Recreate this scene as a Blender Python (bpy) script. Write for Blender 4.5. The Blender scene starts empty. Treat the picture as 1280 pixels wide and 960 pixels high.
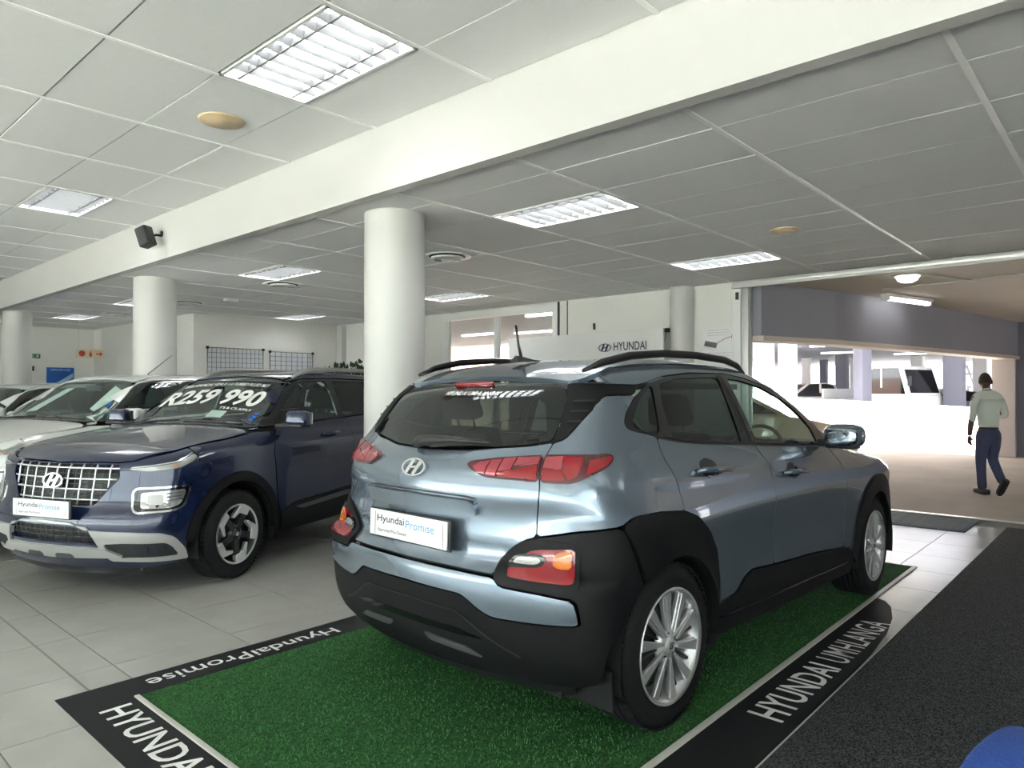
import bpy, bmesh, math, random
import numpy as np
from mathutils import Vector, Matrix
from mathutils.geometry import delaunay_2d_cdt
random.seed(3); rng = np.random.default_rng(5)
SC = bpy.context.scene; COL = SC.collection; PI = math.pi
# ---------------------------------------------------------------- camera, sky, sun, exposure
cam = bpy.data.objects.new('camera', bpy.data.cameras.new('camera')); COL.objects.link(cam); SC.camera = cam
cam.data.sensor_width = 36; cam.data.lens = 36 * 882 / 1280; cam.data.clip_start = .05; cam.data.clip_end = 400
cam.location = (0, 0, 1.37)
cam.rotation_euler = (PI / 2 + math.atan(10 / 882), 0, math.radians(42 - 90))   # world +X is 42 degrees right of the lens axis
SC.view_settings.view_transform = 'Standard'; SC.view_settings.look = 'None'
SC.view_settings.exposure = 1.72; SC.view_settings.gamma = 1; SC.view_settings.use_curve_mapping = False
SC.cycles.use_denoising = True; SC.cycles.max_bounces = 8; SC.cycles.diffuse_bounces = 4; SC.cycles.glossy_bounces = 4
SC.cycles.transparent_max_bounces = 16; SC.cycles.caustics_reflective = False; SC.cycles.caustics_refractive = False
SC.cycles.sample_clamp_indirect = 6
W = bpy.data.worlds.new('sky'); SC.world = W; W.use_nodes = True
nt = W.node_tree; bg = nt.nodes['Background']
sky = nt.nodes.new('ShaderNodeTexSky'); sky.sky_type = 'HOSEK_WILKIE'; sky.turbidity = 4; sky.ground_albedo = .4
sky.sun_direction = Vector((-.45, .35, .82)).normalized()
hs_ = nt.nodes.new('ShaderNodeHueSaturation'); hs_.inputs['Saturation'].default_value = .18   # hazy bright sky
nt.links.new(sky.outputs[0], hs_.inputs['Color']); nt.links.new(hs_.outputs[0], bg.inputs[0]); bg.inputs[1].default_value = 8.5
sun = bpy.data.objects.new('sun', bpy.data.lights.new('sun', 'SUN')); COL.objects.link(sun)
sun.data.energy = 30.0; sun.data.angle = math.radians(.6); sun.data.color = (1, .96, .9)
sun.rotation_euler = Vector((-.45, .35, .82)).to_track_quat('Z', 'Y').to_euler()
LAMP_POWER = 9.0     # emission of the fluorescent tubes

# ---------------------------------------------------------------- materials
def mat(name, col, rough=.5, metal=0, coat=0, coatr=.03, emis=None, es=0, spec=.5, alpha=None):
    m = bpy.data.materials.new(name); m.use_nodes = True; b = m.node_tree.nodes['Principled BSDF']
    b.inputs['Base Color'].default_value = (*col, 1); b.inputs['Roughness'].default_value = rough
    b.inputs['Metallic'].default_value = metal; b.inputs['Coat Weight'].default_value = coat
    b.inputs['Coat Roughness'].default_value = coatr; b.inputs['Specular IOR Level'].default_value = spec
    if emis: b.inputs['Emission Color'].default_value = (*emis, 1); b.inputs['Emission Strength'].default_value = es
    return m
def noisy(m, scale, amt, col2=None, bump=0, detail=4, bscale=None, coords='Object'):
    nt = m.node_tree; b = nt.nodes['Principled BSDF']
    tc = nt.nodes.new('ShaderNodeTexCoord'); n = nt.nodes.new('ShaderNodeTexNoise')
    n.inputs['Scale'].default_value = scale; n.inputs['Detail'].default_value = detail
    nt.links.new(tc.outputs[coords], n.inputs['Vector'])
    c = b.inputs['Base Color'].default_value[:3]
    c2 = col2 or tuple(x * (1 - amt) for x in c)
    r = nt.nodes.new('ShaderNodeValToRGB'); r.color_ramp.elements[0].position = .35; r.color_ramp.elements[1].position = .65
    r.color_ramp.elements[0].color = (*c2, 1); r.color_ramp.elements[1].color = (*c, 1)
    nt.links.new(n.outputs['Fac'], r.inputs[0]); nt.links.new(r.outputs[0], b.inputs['Base Color'])
    if bump:
        n2 = nt.nodes.new('ShaderNodeTexNoise'); n2.inputs['Scale'].default_value = bscale or scale; n2.inputs['Detail'].default_value = 3
        nt.links.new(tc.outputs[coords], n2.inputs['Vector'])
        bp = nt.nodes.new('ShaderNodeBump'); bp.inputs['Strength'].default_value = bump; bp.inputs['Distance'].default_value = .01
        nt.links.new(n2.outputs['Fac'], bp.inputs['Height']); nt.links.new(bp.outputs[0], b.inputs['Normal'])
    return m
def glassmat(name, tint, refl=.08, rough=.0):
    m = bpy.data.materials.new(name); m.use_nodes = True; nt = m.node_tree; nt.nodes.clear()
    o = nt.nodes.new('ShaderNodeOutputMaterial'); mx = nt.nodes.new('ShaderNodeMixShader')
    t = nt.nodes.new('ShaderNodeBsdfTransparent'); t.inputs[0].default_value = (*tint, 1)
    g = nt.nodes.new('ShaderNodeBsdfGlossy'); g.inputs['Roughness'].default_value = rough; g.inputs[0].default_value = (.95, .97, 1, 1)
    f = nt.nodes.new('ShaderNodeFresnel'); ge = nt.nodes.new('ShaderNodeNewGeometry'); io = nt.nodes.new('ShaderNodeMath'); io.operation = 'MULTIPLY_ADD'
    io.inputs[1].default_value = 1 / 1.5 - 1.5; io.inputs[2].default_value = 1.5      # thin pane: the same reflectance from both sides
    nt.links.new(ge.outputs['Backfacing'], io.inputs[0]); nt.links.new(io.outputs[0], f.inputs[0])
    mr = nt.nodes.new('ShaderNodeMath'); mr.operation = 'MULTIPLY_ADD'; mr.inputs[1].default_value = 1.2; mr.inputs[2].default_value = refl - .04; mr.use_clamp = True
    nt.links.new(f.outputs[0], mr.inputs[0]); nt.links.new(mr.outputs[0], mx.inputs[0])
    nt.links.new(t.outputs[0], mx.inputs[1]); nt.links.new(g.outputs[0], mx.inputs[2]); nt.links.new(mx.outputs[0], o.inputs[0])
    return m
M = {}
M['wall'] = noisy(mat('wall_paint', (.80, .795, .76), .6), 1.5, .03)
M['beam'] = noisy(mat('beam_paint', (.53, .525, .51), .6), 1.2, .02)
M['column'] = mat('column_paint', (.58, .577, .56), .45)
M['ctile'] = noisy(mat('ceiling_tile', (.82, .82, .82), .85), 14, .02, bump=.08, bscale=180)
M['cgrid'] = mat('ceiling_grid', (.92, .92, .91), .4)
M['cback'] = mat('ceiling_void', (.08, .08, .08), .9)
M['ftile'] = noisy(mat('floor_tile', (.40, .395, .37), .18, spec=.5), 2.2, .07)
M['grout'] = mat('grout', (.16, .155, .14), .8)
M['alu'] = mat('aluminium', (.62, .62, .60), .35, .6)
M['white'] = mat('white_enamel', (.82, .82, .81), .4)
M['whitegloss'] = mat('white_gloss', (.85, .85, .84), .2)
M['louvre'] = mat('louvre_metal', (.22, .225, .23), .45, .2)
M['tube_dim'] = mat('lamp_tube_outside', (1, 1, 1), .5, emis=(1, 1, .96), es=3)
M['tube'] = mat('lamp_tube', (1, 1, 1), .5, emis=(.97, .99, 1), es=LAMP_POWER)
M['matblack'] = noisy(mat('mat_vinyl', (.012, .012, .014), .6, spec=.25), 3, .2)
M['matedge'] = mat('mat_edge', (.50, .49, .45), .5)
M['print'] = mat('print_white', (.82, .82, .80), .5)
M['carpet'] = noisy(mat('carpet', (.105, .105, .110), .95, spec=.1), 130, .5, (.012, .012, .013), bump=1, bscale=200)
M['turf'] = noisy(mat('turf', (.050, .17, .050), .9, spec=.15), 90, .5, (.018, .068, .022), bump=1, bscale=260)
M['blade'] = noisy(mat('turf_blade', (.062, .225, .065), .6, spec=.3), 9, .35)
M['asphalt'] = noisy(mat('asphalt', (.42, .37, .31), .8), 1.2, .14, bump=.3, bscale=60)
M['concrete'] = noisy(mat('sunlit_concrete', (.70, .68, .65), .8), 2, .06)
M['soffit'] = noisy(mat('soffit_paint', (.66, .58, .50), .7), .8, .06)
M['greybeam'] = noisy(mat('grey_beam_paint', (.30, .30, .345), .7), 1, .05)
M['pinkwall'] = noisy(mat('pillar_paint', (.60, .55, .55), .7), 1, .05)
M['outwhite'] = noisy(mat('outer_white', (.86, .86, .85), .6), 2, .03)
M['outgrey'] = mat('outer_grey', (.15, .155, .20), .7)
M['black'] = mat('black_plastic', (.012, .012, .013), .45)
M['clad'] = noisy(mat('cladding_plastic', (.008, .008, .009), .55, spec=.22), 400, .25, bump=.1, bscale=700)
M['gloss'] = mat('gloss_black', (.006, .006, .007), .12, coat=.6)
M['rubber'] = mat('rubber', (.012, .012, .013), .75, spec=.3)
M['paintK'] = mat('blue_silver_paint', (.20, .25, .31), .25, .62, coat=1)
M['paintV'] = mat('dark_blue_paint', (.005, .012, .050), .25, .2, coat=1)
M['paintW'] = mat('white_paint', (.72, .73, .71), .3, 0, coat=1)
M['paintS'] = mat('silver_white_paint', (.66, .68, .68), .3, .1, coat=1)
M['paintB'] = mat('royal_blue_paint', (.008, .02, .28), .3, .2, coat=1)
M['paintC'] = mat('cream_paint', (.62, .53, .38), .3, .1, coat=1)
M['paintF'] = mat('pale_paint', (.70, .66, .62), .4, .0, coat=.5)
M['chrome'] = mat('chrome', (.80, .80, .80), .12, 1)
M['mirror'] = mat('mirror_glass', (.30, .34, .38), .04, 1)
M['alloy'] = mat('machined_alloy', (.74, .74, .74), .34, .7)
M['alloyd'] = mat('dark_alloy', (.05, .05, .055), .35, .6)
M['disc'] = mat('brake_disc', (.10, .10, .10), .4, .8)
M['silverp'] = mat('silver_plastic', (.46, .46, .45), .4, .35)
M['silverd'] = mat('dark_silver_plastic', (.10, .10, .105), .4, .4)
M['red'] = mat('red_lens', (.26, .003, .010), .12, coat=1)
M['redd'] = mat('dark_red_lens', (.075, .002, .010), .12, coat=1)
M['redl'] = mat('clear_red_lens', (.36, .05, .07), .2, .3, coat=1)
M['amber'] = mat('amber_lens', (.62, .16, .005), .15, coat=1)
M['clear'] = mat('clear_lens', (.42, .42, .42), .12, .55, coat=1)
M['glassd'] = glassmat('privacy_glass', (.10, .13, .12), .05)
M['glassr'] = glassmat('rear_glass', (.12, .15, .145), .06)
M['glass'] = glassmat('clear_glass', (.72, .86, .80), .06)
M['pane'] = glassmat('window_pane', (.80, .84, .83), .012)
M['seat'] = noisy(mat('seat_fabric', (.03, .03, .033), .85), 60, .3)
M['trim'] = mat('interior_trim', (.022, .022, .024), .7)
M['trimg'] = mat('grey_trim', (.25, .25, .25), .7)
M['ink'] = mat('dark_blue_ink', (.012, .014, .055), .5)
M['cyan'] = mat('light_blue_ink', (.05, .33, .55), .5)
M['blue'] = mat('blue_print', (.01, .10, .42), .5)
M['green'] = mat('green_sign', (.0, .17, .08), .5)
M['signred'] = mat('sign_red', (.42, .035, .015), .5)
M['signbeige'] = mat('sign_beige', (.62, .52, .36), .5)
M['bluefab'] = noisy(mat('blue_fabric', (.018, .065, .30), .85), 250, .3, bump=.4, bscale=500)
M['beige'] = mat('beige_plastic', (.62, .47, .30), .5)
M['skin'] = mat('skin', (.085, .042, .028), .55)
M['shirt'] = noisy(mat('shirt', (.62, .68, .62), .8), 5, .08)
M['trouser'] = mat('trousers', (.055, .065, .13), .8)
M['shoe'] = mat('shoes', (.015, .012, .012), .4)
M['hair'] = mat('hair', (.034, .022, .016), .9)
M['leaf'] = mat('leaf', (.03, .07, .03), .6)
M['grate'] = noisy(mat('grate_metal', (.13, .155, .175), .6), 40, .3)
M['orange'] = mat('building_paint', (.62, .42, .34), .8)

# ---------------------------------------------------------------- objects and meshes
def tag(o, label=None, cat=None, group=None, kind=None):
    if label: o['label'] = label
    if cat: o['category'] = cat
    if group: o['group'] = group
    if kind: o['kind'] = kind
    return o
def empty(name, loc=(0, 0, 0), rz=0, **k):
    o = bpy.data.objects.new(name, None); o.empty_display_size = .1; COL.objects.link(o); o.location = loc; o.rotation_euler = (0, 0, rz)
    return tag(o, **k)
def mesh_obj(name, me, parent=None, loc=None, **k):
    o = bpy.data.objects.new(name, me); COL.objects.link(o)
    if parent is not None: o.parent = parent
    if loc is not None: o.location = loc
    return tag(o, **k)
def copy_tree(o, parent=None):
    c = o.copy(); COL.objects.link(c); c.parent = parent
    for ch in o.children: copy_tree(ch, c)
    return c
class MB:
    """collects geometry for one mesh object"""
    def __init__(s): s.v = []; s.f = []; s.sm = []
    def add(s, v, f, smooth=False, T=None):
        n = len(s.v)
        if T is not None: v = [tuple(T @ Vector(p)) for p in v]
        s.v += [tuple(p) for p in v]; s.f += [tuple(i + n for i in q) for q in f]; s.sm += [smooth] * len(f); return s
    def box(s, c, d, T=None, taper=1.0):
        x, y, z = c; a, b, h = d[0] / 2, d[1] / 2, d[2] / 2; t = taper
        v = [(x - a, y - b, z - h), (x + a, y - b, z - h), (x + a, y + b, z - h), (x - a, y + b, z - h),
             (x - a * t, y - b * t, z + h), (x + a * t, y - b * t, z + h), (x + a * t, y + b * t, z + h), (x - a * t, y + b * t, z + h)]
        return s.add(v, [(3, 2, 1, 0), (4, 5, 6, 7), (0, 1, 5, 4), (1, 2, 6, 5), (2, 3, 7, 6), (3, 0, 4, 7)], False, T)
    def lo_hi(s, a, b, T=None): return s.box([(p + q) / 2 for p, q in zip(a, b)], [abs(q - p) for p, q in zip(a, b)], T)
    def lathe(s, prof, n=32, T=None, smooth=True, close=False):
        """prof: (radius, height) about the z axis"""
        m = len(prof); v = []
        for i in range(n):
            a = 2 * PI * i / n; v += [(r * math.cos(a), r * math.sin(a), h) for r, h in prof]
        f = []
        for i in range(n):
            j = (i + 1) % n
            for k in range(m if close else m - 1):
                l = (k + 1) % m; f.append((i * m + k, j * m + k, j * m + l, i * m + l))
        return s.add(v, f, smooth, T)
    def tube(s, pts, r, n=8, smooth=True, cap=True, T=None):
        pts = [Vector(p) for p in pts]; rs = r if isinstance(r, (list, tuple)) else [r] * len(pts); v = []; f = []
        for i, p in enumerate(pts):
            d = (pts[min(i + 1, len(pts) - 1)] - pts[max(i - 1, 0)]).normalized()
            up = Vector((0, 0, 1)) if abs(d.z) < .9 else Vector((1, 0, 0))
            a = d.cross(up).normalized(); b = d.cross(a)
            v += [tuple(p + (a * math.cos(2 * PI * k / n) + b * math.sin(2 * PI * k / n)) * rs[i]) for k in range(n)]
        for i in range(len(pts) - 1):
            for k in range(n): f.append((i * n + k, i * n + (k + 1) % n, (i + 1) * n + (k + 1) % n, (i + 1) * n + k))
        if cap: f.append(tuple(range(n - 1, -1, -1))); f.append(tuple((len(pts) - 1) * n + k for k in range(n)))
        return s.add(v, f, smooth, T)
    def prism(s, poly, z0, z1, T=None, smooth=False):
        n = len(poly); v = [(x, y, z0) for x, y in poly] + [(x, y, z1) for x, y in poly]
        f = [tuple(range(n - 1, -1, -1)), tuple(range(n, 2 * n))] + [(i, (i + 1) % n, n + (i + 1) % n, n + i) for i in range(n)]
        return s.add(v, f, smooth, T)
    def build(s, name, m, parent=None, bevel=0, seg=2, loc=None, fix=True, subd=0, **k):
        me = bpy.data.meshes.new(name); me.from_pydata(s.v, [], s.f); me.polygons.foreach_set('use_smooth', s.sm)
        if fix or bevel:
            bm = bmesh.new(); bm.from_mesh(me)
            if fix: bmesh.ops.recalc_face_normals(bm, faces=bm.faces)
            if bevel: bmesh.ops.bevel(bm, geom=[e for e in bm.edges if len(e.link_faces) == 2 and e.calc_face_angle(0) > .5], offset=bevel, segments=seg, profile=.6, affect='EDGES', clamp_overlap=True)
            bm.to_mesh(me); bm.free()
            if bevel and seg > 1: me.polygons.foreach_set('use_smooth', [True] * len(me.polygons)); smooth_by_angle(me)
        me.materials.append(m); o = mesh_obj(name, me, parent, loc, **k)
        if subd: md = o.modifiers.new('s', 'SUBSURF'); md.levels = md.render_levels = subd
        return o
def smooth_by_angle(me, ang=.7):
    bm = bmesh.new(); bm.from_mesh(me)
    for e in bm.edges: e.smooth = not (len(e.link_faces) == 2 and e.calc_face_angle(0) > ang)
    for f in bm.faces: f.smooth = True
    bm.to_mesh(me); bm.free()
def box(name, a, b, m, parent=None, bevel=0, **k): return MB().lo_hi(a, b).build(name, m, parent, bevel, **k)
def text_geo(body, size=1, off=0.0, spacing=1.0, shear=0, ext=0, res=3, ax='CENTER'):
    cu = bpy.data.curves.new('t', 'FONT'); cu.body = body; cu.size = size; cu.offset = off; cu.space_character = spacing
    cu.shear = shear; cu.extrude = ext; cu.resolution_u = res; cu.align_x = ax; cu.align_y = 'CENTER'; cu.fill_mode = 'FRONT' if ext == 0 else 'BOTH'
    o = bpy.data.objects.new('t', cu); COL.objects.link(o); dg = bpy.context.evaluated_depsgraph_get(); dg.update()
    me = bpy.data.meshes.new_from_object(o.evaluated_get(dg)); v = [tuple(p.co) for p in me.vertices]; f = [tuple(p.vertices) for p in me.polygons]
    bpy.data.objects.remove(o); bpy.data.meshes.remove(me); bpy.data.curves.remove(cu); return v, f
def text_obj(name, body, m, T, w, h=None, parent=None, off=0.0, shear=0, ext=.0, spacing=1.0, align='c', **k):
    """text scaled to width w (and height h) in its own plane, centred or left aligned, placed with matrix T"""
    v, f = text_geo(body, 1, off, spacing, shear)
    xs = [p[0] for p in v]; ys = [p[1] for p in v]; sx = w / (max(xs) - min(xs)); sy = (h / (max(ys) - min(ys))) if h else sx
    cx = (max(xs) + min(xs)) / 2 if align == 'c' else min(xs); cy = (max(ys) + min(ys)) / 2
    mb = MB().add([((p[0] - cx) * sx, (p[1] - cy) * sy, p[2] + ext) for p in v], f, False, T)
    return mb.build(name, m, parent, fix=False, **k)
def emblem_geo(w, h):
    """slanted letter H inside an oval ring, flat in xy"""
    v = []; f = []; n = 40; a, b = w / 2, h / 2
    for i in range(n):
        t = 2 * PI * i / n; v += [(a * math.cos(t), b * math.sin(t), 0), (a * .87 * math.cos(t), b * .85 * math.sin(t), 0)]
    f = [(2 * i, 2 * ((i + 1) % n), 2 * ((i + 1) % n) + 1, 2 * i + 1) for i in range(n)]
    def q(P):
        k = len(v); v.extend([(x * a, y * b, 0) for x, y in P]); f.append(tuple(range(k, k + len(P))))
    q([(-.62, -.60), (-.36, -.72), (.02, .78), (-.24, .84)]); q([(-.02, -.78), (.24, -.84), (.62, .60), (.36, .72)])
    q([(-.42, -.22), (.10, -.08), (.42, .22), (-.10, .08)])
    return v, f
def emblem(name, w, h, m, T, parent=None, ext=.004, **k):
    v, f = emblem_geo(w, h); bm = bmesh.new(); vs = [bm.verts.new(p) for p in v]
    for q in f: bm.faces.new([vs[i] for i in q])
    r = bmesh.ops.extrude_face_region(bm, geom=bm.faces[:]); bmesh.ops.translate(bm, verts=[x for x in r['geom'] if isinstance(x, bmesh.types.BMVert)], vec=(0, 0, ext))
    bmesh.ops.transform(bm, matrix=T, verts=bm.verts); bmesh.ops.recalc_face_normals(bm, faces=bm.faces)
    me = bpy.data.meshes.new(name); bm.to_mesh(me); bm.free(); me.materials.append(m); return mesh_obj(name, me, parent, **k)
def frame_T(o, x, y):
    """matrix with origin o, x axis and y axis given"""
    x = Vector(x).normalized(); y = Vector(y); z = x.cross(y).normalized(); y = z.cross(x)
    return Matrix((x, y, z)).transposed().to_4x4() if False else Matrix.Translation(Vector(o)) @ Matrix((x, y, z)).transposed().to_4x4()
# ---------------------------------------------------------------- the room
def struct(name, a, b, m, parent=None, bevel=0, **k):
    return box(name, a, b, m, parent, bevel, kind=None if parent else 'structure', **k)
floor = struct('floor', (-7, -5, -.12), (9.06, 19.4, -.004), M['grout'])
unit_tile = MB().box((0, 0, 0), (1, 1, 1)).build('floor_tile', M['ftile']).data
bpy.data.objects.remove(bpy.data.objects['floor_tile'])
FX = [.70 + .604 * k for k in range(-12, 14)]; FY = [3.27 + .6 * k for k in range(-13, 27)]
cells = []
for i in range(len(FX) - 1):
    for j in range(len(FY) - 1):
        x0, x1, y0, y1 = FX[i], min(FX[i + 1], 9.05), FY[j], FY[j + 1]
        if x0 > 9.0: continue
        cx, cy = (x0 + x1) / 2, (y0 + y1) / 2
        r, d = .669 * cx - .743 * cy, .743 * cx + .669 * cy
        vis = d > .9 and abs(r / d) < .8 and not (1.3 < cx < 6.1 and 1.45 < cy < 3.3)
        cells.append((math.hypot(cx, cy) if vis else 99, x0, x1, y0, y1))
cells.sort(); rest = MB()
def splits(x0, x1): return [(x0, x1)]
for n, (dist, x0, x1, y0, y1) in enumerate(cells):
    g = .003
    if n < 300 and dist < 90:
        o = mesh_obj('floor_tile', unit_tile, floor, ((x0 + x1) / 2, (y0 + y1) / 2, -.005 + rng.uniform(-.0002, .0002)))
        o.scale = (x1 - x0 - 2 * g, y1 - y0 - 2 * g, .01)
    else: rest.lo_hi((x0 + g, y0 + g, -.01), (x1 - g, y1 - g, 0))
rest.build('floor_tile', M['ftile'], floor, fix=False, kind='stuff')
box('expansion_joint', (1.114, -4, -.002), (1.124, 19, .0006), M['grout'], floor)
box('threshold_strip', (9.02, -5, -.01), (9.10, 4.1, .004), M['alu'], floor, .002)

HL, HR = 3.33, 2.87
# fixtures: (x0,x1,y0,y1,z)
YR = [-4.19, -2.99, -1.79, -.59, .61, 1.81, 3.01, 4.17, 5.31, 6.45, 7.58, 8.70, 9.81, 10.92, 12.03, 13.14, 14.25, 15.36, 16.47, 17.58, 18.9]
XR = [3.30, 3.74] + [4.34 + .6 * k for k in range(8)] + [9.2]
YL = [-4.1, -2.9, -1.72, -.53, .67, 1.87, 3.06, 4.25, 5.44, 6.60, 7.75, 8.87, 10.0, 11.1, 12.2, 13.3, 14.4, 15.5, 16.6, 17.7, 18.9]
XL = [2.62 - .62 * k for k in range(15, -1, -1)] + [3.2]
fixR = [(2, 6), (7, 6), (2, 10), (7, 10), (2, 14), (7, 14), (2, 17), (2, 1), (7, 1)]
fixL = [(14, 6), (14, 10), (14, 1), (8, 6), (8, 10), (8, 1)]
ceil_tile = MB().box((0, 0, .5), (1, 1, 1)).build('ceiling_tile', M['ctile']).data
bpy.data.objects.remove(bpy.data.objects['ceiling_tile'])
def make_ceiling(name, XS, YS, z, fixes, back):
    c = box(name, back[0], back[1], M['cback'], kind='structure')
    far = MB(); grid = MB()
    for i in range(len(XS) - 1):
        for j in range(len(YS) - 1):
            if (i, j) in fixes: continue
            cx, cy = (XS[i] + XS[i + 1]) / 2, (YS[j] + YS[j + 1]) / 2
            if name == 'ceiling_right' and cx > 5.98 and cy > 13.5: continue
            r, d = .669 * cx - .743 * cy, .743 * cx + .669 * cy
            sag = rng.uniform(0, .004); g = .0055
            if d > .5 and abs(r / d) < .85 and (z - 1.37) / d < .75:
                o = mesh_obj('ceiling_tile', ceil_tile, c, (cx, cy, z + sag)); o.scale = (XS[i + 1] - XS[i] - 2 * g, YS[j + 1] - YS[j] - 2 * g, .015)
                o.rotation_euler = (rng.uniform(-.0015, .0015), rng.uniform(-.002, .002), 0)
            else: far.lo_hi((XS[i] + g, YS[j] + g, z), (XS[i + 1] - g, YS[j + 1] - g, z + .015))
    for x in XS[1:-1]: grid.lo_hi((x - .0035, YS[0], z + .0165), (x + .0035, YS[-1] if not (name == 'ceiling_right' and x > 5.98) else 13.4, z + .02))
    for y in YS[1:-1]: grid.lo_hi((XS[0], y - .015, z - .006), (XS[-1] if not (name == 'ceiling_right' and y > 13.5) else 5.98, y + .015, z + .002))
    far.build('ceiling_tile', M['ctile'], c, fix=False, kind='stuff'); grid.build('ceiling_grid', M['cgrid'], c, fix=False)
    return c
make_ceiling('ceiling_right', XR, YR, HR, fixR, ((3.3, -5, HR + .13), (9.3, 19.1, HR + .3)))
make_ceiling('ceiling_left', XL, YL, HL, fixL, ((-7, -5, HL + .13), (3.19, 19.1, HL + .3)))
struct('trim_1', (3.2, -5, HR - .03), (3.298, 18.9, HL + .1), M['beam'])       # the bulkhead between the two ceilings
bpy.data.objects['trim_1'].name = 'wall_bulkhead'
def fixture(x0, x1, y0, y1, z, label, group=None):
    cx, cy = (x0 + x1) / 2, (y0 + y1) / 2; w, l = x1 - x0 - .02, y1 - y0 - .02
    t = empty('ceiling_light', (cx, cy, z), label=label, cat='ceiling light', group=group)
    a, b = w / 2, l / 2
    m = MB()
    for q in (((-a, -b, -.006), (a, -b + .02, .02)), ((-a, b - .02, -.006), (a, b, .02)), ((-a, -b, -.006), (-a + .02, b, .02)), ((a - .02, -b, -.006), (a, b, .02))): m.lo_hi(*q)
    m.build('frame', M['white'], t)
    m = MB(); m.lo_hi((-a, -b, .105), (a, b, .115)); m.lo_hi((-a, -b, .02), (-a + .004, b, .11)); m.lo_hi((a - .004, -b, .02), (a, b, .11)); m.lo_hi((-a, -b, .02), (a, -b + .004, .11)); m.lo_hi((-a, b - .004, .02), (a, b, .11))
    m.build('reflector_pan', M['whitegloss'], t)
    tm = None
    for k in (-1, 0, 1):
        if tm is None: o = MB().tube([(0, -b + .05, 0), (0, b - .05, 0)], .016, 8).build('lamp_tube', M['tube'], t, fix=False); tm = o.data
        else: o = mesh_obj('lamp_tube', tm, t)
        o.location = (k * (w - .04) / 3, 0, .075)
    lb = None
    for k in (-.5, .5):
        if lb is None: o = MB().lo_hi((-.006, -b + .02, 0), (.006, b - .02, .042)).build('louvre_rib', M['louvre'], t); lb = o.data
        else: o = mesh_obj('louvre_rib', lb, t)
        o.location = (k * (w - .04) * 2 / 3, 0, 0)
    cb = None; n = 9
    for k in range(1, n):
        if cb is None: o = MB().add([(-a + .02, -.016, .042), (a - .02, -.016, .042), (a - .02, .016, .042), (-a + .02, .016, .042), (-a + .02, -.003, 0), (a - .02, -.003, 0), (a - .02, .003, 0), (-a + .02, .003, 0)],
                       [(3, 2, 1, 0), (4, 5, 6, 7), (0, 1, 5, 4), (1, 2, 6, 5), (2, 3, 7, 6), (3, 0, 4, 7)]).build('louvre_blade', M['louvre'], t); cb = o.data
        else: o = mesh_obj('louvre_blade', cb, t)
        o.location = (0, -b + .02 + (2 * b - .04) * k / n, 0)
labR = ['recessed louvred ceiling light beyond the bulkhead, above and left of the grey car roof', 'recessed louvred ceiling light nearest the wide parking opening', 'louvred ceiling light between the first and second round columns',
        'louvred ceiling light just right of the nearest round column, near the far window', 'louvred ceiling light partly behind the second round column', 'louvred ceiling light nearest the wall with the wire grid boards',
        'farthest louvred ceiling light, near the leftmost round column', 'louvred ceiling light off the right edge of view, above the dark carpet', 'louvred ceiling light off the right edge of view, near the door track']
labL = ['large louvred ceiling light at top of view, nearest to the camera', 'louvred ceiling light at the left edge, before the white bulkhead', 'louvred ceiling light overhead right behind the camera, left of the bulkhead', 'louvred ceiling light off the left edge of view, level with the near light',
        'louvred ceiling light far off the left edge of view, level with the left edge light', 'louvred ceiling light behind and to the left of the camera, by the added glazing']
for (i, j), l in zip(fixR, labR): fixture(XR[i], XR[i + 1], YR[j], YR[j + 1], HR, l or 'louvred ceiling light behind the camera over the showroom floor', None if l else 'ceiling lights out of view')
for (i, j), l in zip(fixL, labL): fixture(XL[i], XL[i + 1], YL[j], YL[j + 1], HL, l or 'louvred ceiling light behind the camera over the showroom floor', None if l else 'ceiling lights out of view')

# walls
H3 = 3.6
struct('wall_back', (6.0, 13.45, 0), (9.4, 13.6, H3), M['wall'])
struct('wall_side', (5.9, 13.45, 0), (6.0, 18.9, H3), M['wall'])
struct('wall_far', (-7, 18.9, 0), (6.0, 19.1, H3), M['wall'])
wl = struct('wall_left', (-7.2, 13, 0), (-7, 19.1, H3), M['wall'])
box('wall_section', (-7.2, -5, 2.6), (-7, 13, H3), M['wall'], wl); box('wall_section', (-7.2, -5, 0), (-7, 13, .15), M['wall'], wl)
w2 = empty('window_added_left', (-7.1, 4, 0), kind='structure')  # unseen glazing added to bring daylight onto the ceiling
for k in range(10): box('mullion', (-.05, -9 + 2 * k - .04, .15), (.05, -9 + 2 * k + .04, 2.6), M['white'], w2)
for k in range(9): box('pane', (-.004, -8.96 + 2 * k, .15), (.004, -7.04 + 2 * k, 2.6), M['pane'], w2)
struct('floor_added_forecourt', (-40, -30, -.15), (-7.2, 45, -.02), M['concrete'])  # unseen pale ground added to bounce sun up to the ceiling
mat('dark_rear_wall', (.10, .10, .11), .7)  # unseen wall coloured dark so the car doors reflect dark
wq = struct('wall_rear', (.0, -5.2, 0), (9.4, -5, H3), bpy.data.materials['dark_rear_wall'])
box('wall_section', (-7.2, -5.2, 2.8), (.0, -5, H3), M['wall'], wq); box('wall_section', (-7.2, -5.2, 0), (.0, -5, .15), M['wall'], wq)
w3 = empty('window_added_rear', (-2.3, -5.1, 0), kind='structure')  # rear glazing added out of view to light the ceiling further
for k in range(4): box('mullion', (-4.7 + 2.3 * k - .04, -.05, .15), (-4.7 + 2.3 * k + .04, .05, 2.8), M['white'], w3)
for k in range(3): box('pane', (-4.66 + 2.3 * k, -.004, .15), (-2.44 + 2.3 * k, .004, 2.8), M['pane'], w3)
struct('floor_added_yard', (-7.2, -30, -.15), (9.0, -5.2, -.02), M['concrete'])  # bright ground added outside the rear glazing, out of view
wr = struct('wall_right', (9.2, 10.05, 0), (9.4, 13.45, H3), M['wall'])
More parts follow.
